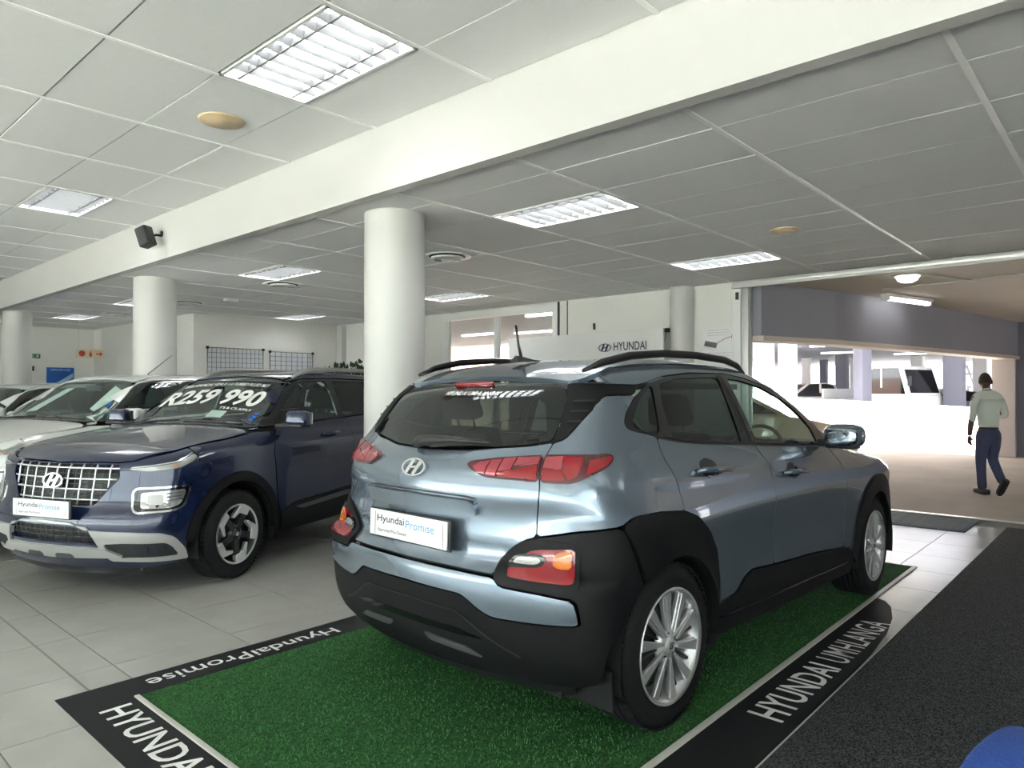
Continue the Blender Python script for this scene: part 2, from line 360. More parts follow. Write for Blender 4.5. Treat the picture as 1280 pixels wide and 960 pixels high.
box('wall_section', (9.2, 4.17, 0), (9.4, 7.25, H3), M['wall'], wr); box('wall_section', (9.2, 7.25, 2.83), (9.4, 10.05, H3), M['wall'], wr)
box('wall_section', (9.2, 7.25, 0), (9.4, 10.05, .35), M['wall'], wr); box('wall_section', (9.2, -5, 2.87), (9.4, 4.17, H3), M['wall'], wr)
box('panel_joint', (9.196, 7.05, 0), (9.2, 7.07, 2.87), M['cback'], wr); box('panel_joint', (9.196, 5.02, 0), (9.2, 5.03, 2.87), M['alu'], wr)
struct('trim_1', (9.08, 13.25, 0), (9.2, 13.45, 2.86), M['column'])
win = empty('window_1', (9.2, 8.65, 0), kind='structure')
def wb(n, a, b, m): return box(n, (a[0] - 9.2, a[1] - 8.65, a[2]), (b[0] - 9.2, b[1] - 8.65, b[2]), m, win, .004)
wb('window_frame', (9.17, 7.25, 2.72), (9.25, 10.05, 2.83), M['white']); wb('window_frame', (9.17, 9.90, .35), (9.25, 10.05, 2.72), M['white'])
wb('window_frame', (9.17, 7.25, .35), (9.25, 7.36, 2.72), M['white']); wb('mullion', (9.17, 8.60, .35), (9.25, 8.70, 2.72), M['white'])
wb('window_frame', (9.17, 7.36, .35), (9.25, 9.9, .42), M['white']); wb('frame_gap', (9.165, 7.22, .35), (9.20, 7.245, 2.86), M['cback'])
wb('pane', (9.205, 7.36, .42), (9.211, 8.60, 2.72), M['pane']); wb('pane', (9.205, 8.70, .42), (9.211, 9.90, 2.72), M['pane'])
# sliding door frame of the parking opening
d1 = empty('door_1', (9.2, 4.0, 0), kind='structure')
def db(n, a, b, m): return box(n, (a[0] - 9.2, a[1] - 4, a[2]), (b[0] - 9.2, b[1] - 4, b[2]), m, d1, .004)
db('door_frame', (9.14, 4.08, 0), (9.22, 4.20, 2.86), M['white']); db('door_frame', (9.16, 3.98, 0), (9.30, 4.075, 2.86), M['alu'])
db('door_track', (9.08, -4.9, 2.80), (9.30, 4.17, 2.862), M['alu']); db('door_track', (9.06, -4.9, 2.765), (9.10, 4.17, 2.80), M['column'])
db('hinge', (9.12, 4.1, 2.62), (9.145, 4.14, 2.72), M['cback'])
# round columns
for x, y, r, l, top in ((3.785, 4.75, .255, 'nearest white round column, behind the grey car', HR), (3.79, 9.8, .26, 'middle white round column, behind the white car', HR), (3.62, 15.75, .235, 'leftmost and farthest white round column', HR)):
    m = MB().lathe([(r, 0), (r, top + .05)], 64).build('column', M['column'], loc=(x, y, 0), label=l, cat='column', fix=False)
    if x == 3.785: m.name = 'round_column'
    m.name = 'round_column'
# half column against the right wall
MB().lathe([(.17, 0), (.17, 2.87)], 40).build('pipe_column', M['column'], loc=(9.14, 4.95, 0), label='white half round column against the wall beside the banner board', cat='column', fix=False)
# beam speaker
sp = empty('wall_speaker', (3.2, 8.1, 3.12), label='small black loudspeaker bracketed on the white bulkhead', cat='speaker')
T = Matrix.Rotation(.5, 4, 'Z') @ Matrix.Rotation(-.35, 4, 'X')
MB().box((0, 0, 0), (.13, .14, .22), Matrix.Translation((-.17, 0, -.06)) @ T).build('speaker_box', M['black'], sp, .02, 3)
MB().box((-.068, 0, 0), (.006, .115, .19), Matrix.Translation((-.17, 0, -.06)) @ T).build('speaker_grille', M['trim'], sp, .003)
MB().tube([(0, 0, -.02), (-.06, 0, -.02), (-.13, 0, -.05)], .014).build('bracket', M['black'], sp); MB().lathe([(.001, 0), (.035, 0), (.035, .012), (.001, .012)], 16, Matrix.Rotation(-PI / 2, 4, 'Y')).build('mount_plate', M['black'], sp)
# ceiling discs, vents
def disc(x, y, z, r, m, name, label, cat):
    o = MB().lathe([(.0, -.018), (r * .7, -.018), (r * .74, -.008), (r * .95, -.012), (r, 0), (r * .9, .004)], 40).build(name, m, loc=(x, y, z), label=label, cat=cat, fix=False); return o
disc(2.367, 4.947, HL, .16, M['beige'], 'ceiling_cover', 'beige round ceiling cover beside the large near light', 'ceiling cover')
disc(6.534, 2.483, HR, .135, M['beige'], 'ceiling_cover', 'beige round ceiling cover right of the lights, near the parking opening', 'ceiling cover')
def vent(x, y, label, r=.26):
    t = empty('air_vent', (x, y, HR), label=label, cat='air vent')
    MB().lathe([(r * .78, -.004), (r, -.010), (r * 1.02, 0), (r * .8, .002)], 40).build('outer_ring', M['white'], t, fix=False)
    MB().lathe([(0, -.003), (r * .80, -.003)], 32).build('dark_throat', M['cback'], t, fix=False)
    for q in (.62, .42): MB().lathe([(r * q - .012, -.045), (r * q + .02, -.02), (r * q + .018, -.014), (r * q - .014, -.039)], 32, close=True).build('diffuser_cone', M['white'], t, fix=False)
    MB().lathe([(0, -.05), (r * .26, -.045), (r * .28, -.03), (0, -.03)], 32).build('centre_disc', M['white'], t, fix=False)
vent(5.305, 5.739, 'round ceiling air vent just right of the nearest column'); vent(5.149, 8.927, 'round ceiling air vent behind the light between two columns'); vent(5.149, 11.935, 'round ceiling air vent right of the middle column')
vent(5.0, 14.7, 'farthest round ceiling air vent, near the leftmost column')
box('smoke_sensor', (5.33, 10.95, HR - .04), (5.53, 11.08, HR), M['white'], None, .01, label='small white box sensor on ceiling between the middle and nearest columns', cat='sensor')
# wall boards of wire grid
def wire_board(x0, x1, z0, z1, label, nv):
    t = empty('wire_board', ((x0 + x1) / 2, 13.44, z0), label=label, cat='wire board'); w = (x1 - x0) / 2; h = z1 - z0
    MB().tube([(-w, -.03, 0), (w, -.03, 0), (w, -.03, h), (-w, -.03, h), (-w, -.03, 0)], .010, 6).build('wire_frame', M['disc'], t)
    v = None
    for k in range(1, nv):
        if v is None: o = MB().tube([(0, -.03, 0), (0, -.03, h)], .0045, 5).build('grid_wire', M['disc'], t); v = o.data
        else: o = mesh_obj('grid_wire', v, t)
        o.location = (-w + 2 * w * k / nv, 0, 0)
    v = None
    for k in range(1, 14):
        if v is None: o = MB().tube([(-w, -.03, 0), (w, -.03, 0)], .0035, 5).build('cross_wire', M['disc'], t); v = o.data
        else: o = mesh_obj('cross_wire', v, t)
        o.location = (0, 0, h * k / 14)
    MB().lo_hi((-w * .95, -.015, .03), (w * .95, -.008, h - .03)).build('backing_sheet', mat('pale_sheet', (.76, .78, .82), .6), t)
    for sx in (-1, 1): MB().box((sx * w, -.035, h), (.05, .03, .05)).build('corner_clip', M['black'], t, .005)
wire_board(6.15, 7.30, .9, 2.23, 'wire grid board on the back wall, left one of two', 13)
wire_board(7.45, 8.45, .9, 2.20, 'wire grid board on the back wall, right one nearest the corner', 8)
# far wall signs, hanging sign
def sign(name, x0, x1, y, z0, z1, m, label, cat='sign', loc_t=.02):
    t = empty(name, ((x0 + x1) / 2, y, (z0 + z1) / 2), label=label, cat=cat)
    box('panel', (-(x1 - x0) / 2, -loc_t, -(z1 - z0) / 2), ((x1 - x0) / 2, 0, (z1 - z0) / 2), m, t, .002); return t
def flat(poly, y=-.022): return MB().prism(poly, 0, .002, Matrix.Translation((0, y, 0)) @ Matrix.Rotation(PI / 2, 4, 'X'))
def RX(a): return Matrix.Rotation(a, 4, 'X')
def TR(*a): return Matrix.Translation(a)
s1 = sign('exit_sign', 4.53, 4.65, 18.89, 2.145, 2.245, M['green'], 'green and white arrow sign on the far wall, left of a pair')
flat([(-.045, 0), (-.01, .035), (-.01, .012), (.04, .012), (.04, -.012), (-.01, -.012), (-.01, -.035)]).build('arrow', M['print'], s1)
s1 = sign('exit_sign', 4.665, 4.785, 18.89, 2.14, 2.24, M['green'], 'green running figure sign on the far wall, right of a pair')
MB().tube([(.02, -.023, .035), (.0, -.023, .0), (-.035, -.023, -.035)], .008, 6).tube([(0, -.023, 0), (.03, -.023, -.02)], .008, 6).tube([(-.03, -.023, .015), (.025, -.023, .015)], .006, 6).build('running_figure', M['print'], s1)
sign('wall_box', 4.53, 4.66, 18.89, 1.85, 1.96, M['black'], 'small black box under the green signs on the far wall', 'box', .05)
s1 = sign('wall_poster', 4.91, 5.47, 18.89, 1.45, 1.94, M['blue'], 'blue poster with white swoosh on the far wall above the cars', 'poster')
flat([(-.26, -.22), (.0, -.06), (.26, .12), (.26, .02), (.06, -.14), (-.1, -.22)]).build('swoosh', mat('pale_blue_print', (.35, .55, .75), .5), s1)
text_obj('heading', 'APPROVED CARS', M['print'], TR(0, -.022, .19) @ RX(PI / 2), .40, .04, s1)
# hanging sign
hs = empty('hanging_sign', (4.62, 15.0, 2.10), label='beige hanging sign with red disc, flame and arrow symbols', cat='sign', rz=.08)
box('panel', (-.235, -.012, -.085), (.235, .012, .085), M['signbeige'], hs, .003)
MB().lathe([(0, 0), (.055, 0), (.055, .003), (0, .003)], 24, TR(-.15, -.013, 0) @ RX(PI / 2)).build('red_disc', M['signred'], hs)
MB().prism([(-.02, -.055), (.02, -.055), (.024, 0), (.008, .03), (.006, .06), (-.006, .06), (-.008, .03), (-.024, 0)], 0, .003, TR(.0, -.013, 0) @ RX(PI / 2)).build('extinguisher_symbol', M['signred'], hs)
MB().prism([(-.055, .014), (.01, .014), (.01, .045), (.06, 0), (.01, -.045), (.01, -.014), (-.055, -.014)], 0, .003, TR(.155, -.013, 0) @ RX(PI / 2)).build('red_arrow', M['signred'], hs)
for sx in (-.2, .2): MB().tube([(sx, 0, .085), (sx, 0, .77)], .003, 5).build('hanging_wire', M['alu'], hs)
# banner board with logo
bb = empty('banner_board', (8.82, 6.55, 0), label='long white banner board with dark oval emblem and lettering before the far window', cat='banner')
box('board', (0, -1.47, .1), (.05, 1.47, 2.27), M['white'], bb, .004)
for y in (-1.3, 1.3): box('foot', (-.2, y - .03, 0), (.3, y + .03, .1), M['alu'], bb, .005)
Tw = frame_T((-.003, 0, 0), (0, -1, 0), (0, 0, 1))
emblem('emblem', .225, .125, M['ink'], TR(0, -.49, 2.035) @ frame_T((-.003, 0, 0), (0, -1, 0), (0, 0, 1)) , bb, .003)
bpy.data.objects['emblem'].location = (0, 0, 0)
text_obj('lettering', 'HYUNDAI', M['ink'], TR(-.004, -.93, 2.045) @ frame_T((0, 0, 0), (0, -1, 0), (0, 0, 1)), .56, .125, bb, off=.012)
br = empty('wall_bracket', (9.18, 5.27, 2.0), label='thin metal folding bracket on the wall right of the banner board', cat='bracket')
MB().tube([(0, .1, .26), (-.05, .1, .26), (-.05, -.08, .26), (0, -.08, .26)], .010, 6).build('top_arm', M['alloyd'], br)
MB().tube([(-.03, .09, .26), (-.03, .02, -.12)], .006, 6).tube([(-.03, -.06, .26), (-.03, .02, -.12)], .006, 6).tube([(-.03, .06, .10), (-.03, -.02, .10)], .005, 6).build('brace_rod', M['disc'], br)
MB().box((-.04, -.08, .27), (.05, .07, .06)).build('clamp', M['black'], br, .006); MB().box((-.02, .09, .05), (.03, .03, .28)).build('strut', M['alu'], br, .004)
pc = empty('wall_poster', (9.19, 4.38, 2.03), label='white instruction poster with grey device drawing beside the parking opening', cat='poster')
box('panel', (-.006, -.27, -.30), (0, .27, .23), M['white'], pc, .002)
def pf(y, z): return TR(-.008, y, z) @ frame_T((0, 0, 0), (0, -1, 0), (0, 0, 1))
MB().prism([(-.13, -.01), (.05, -.05), (.07, .02), (-.11, .06)], 0, .003, pf(.12, 0)).build('device_drawing', mat('grey_print', (.18, .18, .18), .6), pc)
MB().prism([(-.05, -.05), (.05, -.04), (.05, .06), (-.03, .05)], 0, .003, pf(-.20, .13)).build('device_drawing', bpy.data.materials['grey_print'], pc)
for k, (w_, z_) in enumerate(((.30, .20), (.34, .165), (.32, .13), (.42, -.12), (.38, -.16), (.30, -.20))):
    text_obj('text_line', 'please keep the vehicle keys and cards in the tray', bpy.data.materials['grey_print'], pf(.0 if k > 2 else .03, z_), w_, .016, pc)
MB().tube([(-.009, .05, .02), (-.009, -.05, .07), (-.009, -.14, .10)], .004, 5).build('red_line', M['signred'], pc)
box('coat_hook', (9.17, 6.50, 2.36), (9.20, 6.53, 2.46), M['black'], None, .006, label='small dark hook on the white wall above the banner board', cat='hook')
# small plants behind the dark blue car
def sprig(x, y, z0, label, name='potted_plant'):
    t = empty(name, (x, y, 0), label=label, cat='plant')
    MB().lathe([(0, 0), (.13, 0), (.18, .4), (.16, .4), (.14, .36), (0, .36)], 24).build('pot', M['trimg'], t, fix=False)
    m = MB()
    for k in range(90):
        a = rng.uniform(0, 2 * PI); r = rng.uniform(0, .42); h = z0 - rng.uniform(0, .5) - r * .25; b = rng.uniform(.03, .055)
        q = [(r * math.cos(a), r * math.sin(a), h - .05), (r * math.cos(a) + b, r * math.sin(a) + rng.uniform(-.04, .04), h - .01), (r * math.cos(a) + rng.uniform(-.03, .03), r * math.sin(a) + rng.uniform(-.03, .03), h + .07), (r * math.cos(a) - b, r * math.sin(a), h - .01)]
        m.add(q, [(0, 1, 2, 3)])
    m.build('foliage', M['leaf'], t, fix=False, kind='stuff')
    m = MB()
    for k in range(7): m.tube([(0, 0, .35), (rng.uniform(-.1, .1), rng.uniform(-.1, .1), z0 * .6), (rng.uniform(-.3, .3), rng.uniform(-.3, .3), z0 - .1)], .006, 5)
    m.build('stem', M['leaf'], t, fix=False)
sprig(8.6, 11.95, 2.02, 'dark leafy plant left of the nearest column, behind the dark blue car')
sprig(8.6, 12.75, 1.97, 'low sparse plant at the back corner, second from the nearest column')

# ---------------------------------------------------------------- floor mat, turf, carpet, grate
mt = empty('display_mat', (0, 0, 0), label='black vinyl floor mat with white lettering framing the green turf', cat='floor mat')
MB().prism([(.98, .55), (1.235, .55), (1.235, 3.385), (5.2, 3.385), (5.2, 3.61), (.98, 3.61)], 0, .004).build('mat_frame', M['matblack'], mt)
MB().prism([(1.2, 1.075), (3.75, 1.075)] + [(3.75 + 1.36 * math.sin(t), 1.345 - .27 * math.cos(t)) for t in (.2, .5, .8, 1.1, 1.35, PI / 2)] + [(5.11, 1.345), (1.2, 1.345)], 0, .004).build('mat_strip', M['matblack'], mt)
MB().lo_hi((1.2, .80, 0), (1.25, 1.08, .003)).build('mat_strip', M['matblack'], mt)
MB().lo_hi((1.235, 1.345, 0), (6.22, 1.375, .010)).build('edge_strip', M['matedge'], mt, .002)
MB().lo_hi((1.228, 1.375, 0), (1.250, 3.385, .010)).build('edge_strip', M['matedge'], mt, .002)
gt = box('turf_mat', (1.25, 1.375, .0), (6.22, 3.38, .005), M['turf'], None, 0, label='green artificial turf mat under the blue-silver car', cat='turf')
def on_floor(x, y, ang, z=.0052): return TR(x, y, z) @ Matrix.Rotation(ang, 4, 'Z')
# along the right strip: reads towards the opening
text_obj('lettering', 'HYUNDAI', M['print'], on_floor(3.30, 1.205, 0), .76, .155, mt, off=.013)
text_obj('lettering', 'UMHLANGA', M['print'], on_floor(4.17, 1.205, 0), .82, .155, mt, off=.004, spacing=1.06)
text_obj('lettering', 'Hyundai', M['print'], on_floor(2.10, 3.49, PI), .50, .125, mt, off=.012)
text_obj('lettering', 'Promise', M['print'], on_floor(1.58, 3.49, PI), .50, .105, mt, off=.004)
text_obj('lettering', 'HYUNDAI', M['print'], on_floor(1.13, 2.93, -PI / 2), .80, .13, mt, off=.013)
text_obj('lettering', 'UMHLANGA', M['print'], on_floor(1.13, 2.0, -PI / 2), .85, .13, mt, off=.013)
MB().prism([(1.3, -4.2), (8.62, -4.2), (8.62, 1.06), (1.3, 1.06)], 0, .010).build('carpet', M['carpet'], None, .003, label='dark charcoal entrance carpet along the right of the black mat', cat='carpet')
MB().lo_hi((2.3, 1.058, 0), (5.05, 1.068, .006)).build('edge_strip', M['matedge'], mt)
gr = empty('floor_grate', (8.45, 1.75, 0), label='blue-grey metal floor grate by the parking opening', cat='grate')
box('grate_frame', (-.38, -.42, 0), (.38, .50, .010), M['grate'], gr, .003)
o0 = None
for k in range(14):
    if o0 is None: o = MB().box((0, .04, .012), (.022, .86, .008)).build('grate_bar', M['grate'], gr); o0 = o.data
    else: o = mesh_obj('grate_bar', o0, gr)
    o.location = (-.33 + k * .05, 0, 0)
# turf blades as small crossed tufts
def turf_blades():
    n = 26000; v = np.zeros((n * 3, 3)); x = rng.uniform(1.26, 6.21, n); y = rng.uniform(1.385, 3.375, n)
    # denser where the camera is near
    keep = rng.uniform(0, 1, n) < np.clip(1.5 - x / 5, .25, 1); x, y = x[keep], y[keep]; n = len(x)
    v = np.zeros((n, 3, 3)); a = rng.uniform(0, 2 * PI, n); h = rng.uniform(.008, .014, n); w = .0022
    v[:, 0] = np.stack([x - w * np.cos(a), y - w * np.sin(a), np.full(n, .005)], -1); v[:, 1] = np.stack([x + w * np.cos(a), y + w * np.sin(a), np.full(n, .005)], -1)
    v[:, 2] = np.stack([x + rng.normal(0, .006, n), y + rng.normal(0, .006, n), .005 + h], -1)
    me = bpy.data.meshes.new('turf_blades'); me.from_pydata(v.reshape(-1, 3).tolist(), [], [(3 * i, 3 * i + 1, 3 * i + 2) for i in range(n)]); me.materials.append(M['blade'])
    o = mesh_obj('turf_blades', me, gt); o['kind'] = 'stuff'
turf_blades()
# ---------------------------------------------------------------- outside: covered parking
struct('floor_parking', (9.06, -12, -.15), (18.2, 22, -.012), M['asphalt'])
struct('floor_yard', (18.2, -12, -.15), (70, 45, -.02), M['concrete'])
struct('wall_parking_end', (18.3, -7.4, 0), (18.6, 2.06, 2.85), M['outgrey'])
struct('wall_added_parking', (9.4, -7.4, 0), (17, -7.2, 2.85), M['outgrey'])  # dark wall added out of view to dim the car side reflections
struct('ceiling_parking_side', (17.0, -12, 2.85), (18.6, 5.5, 3.2), M['soffit'])  # extended out of view to keep sun off the pale pillar
struct('ceiling_parking', (9.4, -12, 2.85), (17.0, 22, 3.2), M['soffit'])
def slab(name, p0, p1, z0, z1, th, m, **k):
    p0, p1 = Vector((*p0, 0)), Vector((*p1, 0)); d = (p1 - p0).normalized(); n = Vector((-d.y, d.x, 0)) * th / 2
    z0 = z0 if isinstance(z0, tuple) else (z0, z0); z1 = z1 if isinstance(z1, tuple) else (z1, z1)
    v = [p0 - n + Vector((0, 0, z0[0])), p1 - n + Vector((0, 0, z0[1])), p1 + n + Vector((0, 0, z0[1])), p0 + n + Vector((0, 0, z0[0])),
         p0 - n + Vector((0, 0, z1[0])), p1 - n + Vector((0, 0, z1[1])), p1 + n + Vector((0, 0, z1[1])), p0 + n + Vector((0, 0, z1[0]))]
    return MB().add(v, [(3, 2, 1, 0), (4, 5, 6, 7), (0, 1, 5, 4), (1, 2, 6, 5), (2, 3, 7, 6), (3, 0, 4, 7)]).build(name, m, **k)
# grey bulkhead curving from the door jamb to the pale pillar
bk = None; P = [(9.31, 3.98), (10.8, 3.50), (12.6, 3.13), (14.8, 2.72), (17.0, 2.36), (18.3, 2.15)]; Zt = [2.86, 2.86, 2.86, 2.86, 2.86, 2.86]
m = MB()
for k in range(len(P) - 1):
    (x0, y0), (x1, y1) = P[k], P[k + 1]
    for zz0, zz1, o0_, o1_ in ((2.13, None, -.12, .12), (2.06, 2.13, -.15, .2)):
        ta, tb_ = (Zt[k], Zt[k + 1]) if zz1 is None else (zz1, zz1)
        v = [(x0, y0 + o0_, zz0), (x1, y1 + o0_, zz0), (x1, y1 + o1_, zz0), (x0, y0 + o1_, zz0), (x0, y0 + o0_, ta), (x1, y1 + o0_, tb_), (x1, y1 + o1_, tb_), (x0, y0 + o1_, ta)]
        if zz1 is None: m.add(v, [(3, 2, 1, 0), (4, 5, 6, 7), (0, 1, 5, 4), (1, 2, 6, 5), (2, 3, 7, 6), (3, 0, 4, 7)])
        else:
            bk = bk or MB(); bk.add(v, [(3, 2, 1, 0), (4, 5, 6, 7), (0, 1, 5, 4), (1, 2, 6, 5), (2, 3, 7, 6), (3, 0, 4, 7)])
bo = m.build('wall_parking_beam', M['greybeam'], kind='structure'); bk.build('ledge', M['soffit'], bo)
def pillar(x, y, w, d, h, m, label, rz=0):
    o = MB().box((0, 0, h / 2), (d, w, h)).build('parking_pillar', m, None, .02, loc=(x, y, -.02), label=label, cat='pillar'); o.rotation_euler = (0, 0, rz); return o
pillar(18.4, 2.28, .42, .5, 2.85, M['pinkwall'], 'pale pinkish pillar behind the walking man')
def rd(px, D): r = (px - 640) / 882 * D; return (.669 * r + .743 * D, -.743 * r + .669 * D)
pillar(*rd(985, 21.5), .42, .42, 3.4, M['outwhite'], 'bright white pillar just right of the door jamb')
pillar(*rd(955, 24), .55, .5, 3.4, M['pinkwall'], 'grey pillar between the door jamb and the white pillar')
pillar(*rd(1078, 24.5), .42, .42, 3.4, M['outgrey'], 'grey pillar left of the white truck', -.5)
pillar(*rd(1193, 25), .62, .55, 3.4, M['outgrey'], 'wide grey pillar between the truck and the walking man')
slab('wall_parapet', rd(965, 22.9), rd(1245, 18.9), (0, 0), (1.22, .93), .2, M['outwhite'], kind='structure')
pp = bpy.data.objects['wall_parapet']
for px in (1026, 1102, 1145, 1192): D_ = 22.9 + (18.9 - 22.9) * (px - 965) / 280 - .12; q = rd(px, D_); box('panel_joint', (q[0] - .012, q[1] - .012, 0), (q[0] + .012, q[1] + .012, .93 + .29 * (1245 - px) / 280), M['outgrey'], pp)
q = rd(1063, 21.2); box('wall_hook', (q[0] - .03, q[1] - .03, .55), (q[0] + .03, q[1] + .03, .72), M['trimg'], None, .01, label='small grey hook on the white parapet wall', cat='hook')
# second deck behind: slab, far pillars, far facade
struct('ceiling_deck', (22.95, -14, 3.1), (48, 40, 3.5), M['outgrey'])
for px, D, w_, m_, l in ((1053, 33, .5, 'outgrey', 'far narrow blue-grey pillar above the pickup'), (1008, 36, .35, 'outwhite', 'far thin white pillar above the pickup, leftmost'), (1030, 38, .35, 'outgrey', 'far thin dark pillar between two white ones'),
                          (1068, 36, .35, 'outwhite', 'far thin white pillar close to the grey pillar'), (1147, 34, .5, 'outwhite', 'far white pillar above the truck cab'), (1226, 33, .55, 'outwhite', 'far white pillar left of the man head')):
    pillar(*rd(px, D), w_, w_, 3.2, M[m_], l)
fb = slab('far_building', rd(1165, 47), rd(1300, 44), 0, 4.2, .4, M['outgrey'], label='grey building facade seen between the far pillars', cat='building')
fb2 = slab('far_building', rd(900, 52), rd(1060, 52), 0, 4.2, .4, M['outwhite'], label='white building facade behind the left far pillars', cat='building')
for sx in (-5, -1, 3): 
    o = MB().box((0, 0, 0), (1.6, .1, 1.2)).build('window', M['outgrey'], fb2); c = (Vector((*rd(980, 51.6), 1.9))); o.location = c + Vector((.5 * sx * .4, -.74 * sx * .4, 0)); o.rotation_euler = (0, 0, -.8)
rs_ = slab('scaffold_frame', rd(1208, 40), rd(1234, 40), 1.6, 1.7, .1, M['outwhite'], label='white diagonal braced frame beyond the far pillars', cat='frame')
for (a, b) in (((1210, 1.6), (1210, -.02)), ((1232, 1.6), (1232, -.02)), ((1208, 2.9), (1220, 1.5)), ((1206, 2.4), (1222, 2.4)), ((1222, 2.4), (1222, 1.4)), ((1226, 3.0), (1238, 1.9))):
    MB().tube([(*rd(a[0], 40), a[1]), (*rd(b[0], 40), b[1])], .07, 6).build('brace', M['outwhite'], rs_)
# lamps under the parking ceiling
fl = empty('batten_light', (12.18, 2.74, 2.79), rz=math.atan2(-.33, 1.27), label='fluorescent batten light under the parking ceiling', cat='ceiling light')
MB().box((0, 0, .03), (1.3, .14, .05)).build('housing', M['white'], fl, .008); MB().tube([(-.6, 0, -.02), (.6, 0, -.02)], .028, 10).build('lamp_tube', M['tube_dim'], fl)
for sx in (-1, 1): MB().box((sx * .62, 0, -.01), (.05, .10, .08)).build('lamp_holder', M['white'], fl, .006)
bl = empty('round_ceiling_lamp', (9.95, 2.24, 2.85), label='glowing round bulkhead lamp just beyond the door track', cat='ceiling light')
MB().lathe([(0, -.02), (.17, -.02), (.18, 0)], 32).build('lamp_base', M['white'], bl, fix=False)
MB().lathe([(0, -.10), (.06, -.095), (.11, -.07), (.14, -.02)], 32).build('lamp_dome', mat('lamp_glow', (1, 1, .9), .5, emis=(1, 1, .85), es=3), bl, fix=False)
MB().tube([(11.0, 2.80, 2.83), (10.9, 2.03, 2.83), (10.75, 1.1, 2.83), (10.7, -2, 2.83)], .012, 6).tube([(9.95, 2.1, 2.83), (10.85, 1.7, 2.83)], .012, 6).tube([(9.9, 2.0, 2.83), (10.3, 1.9, 2.83), (10.84, 1.75, 2.83)], .009, 6).build('conduit', M['matedge'], label='thin cable conduit under the parking ceiling', cat='conduit')
for px, py, L in ((1040, 432, 1.5), (1050, 441, 1.5), (1150, 442, 2)):
    r_ = (490 - py) / 882; D_ = (3.06 - 1.37) / r_; q = rd(px, D_)
    o = MB().box((0, 0, 0), (.12, L, .06)).build('batten_light', M['tube_dim'], loc=(q[0], q[1], 3.065), label={1040: 'far batten light in the second deck, upper left', 1050: 'far batten light in the second deck, lower left', 1150: 'far batten light above the white truck'}[px], cat='ceiling light'); o.rotation_euler = (0, 0, .1)
# view through the far window
struct('wall_outer', (19, 13.5, 0), (19.3, 28, 3.2), M['orange'])
struct('ceiling_outer', (9.41, 5.5, 2.80), (15.4, 21, 2.849), mat('slate_soffit', (.26, .28, .33), .8))

for k, (px_, py_) in enumerate(((600, 418), (668, 415), (690, 392))):
    D_ = 882 * 1.41 / (490 - py_); q = rd(px_, D_)
    o = MB().box((0, 0, 0), (.10, 1.2, .04)).build('batten_light', M['tube_dim'], loc=(q[0], q[1], 2.778), label=('batten light seen through the left window pane', 'batten light seen through the middle of the far window', 'batten light seen at the right end of the far window')[k], cat='ceiling light')
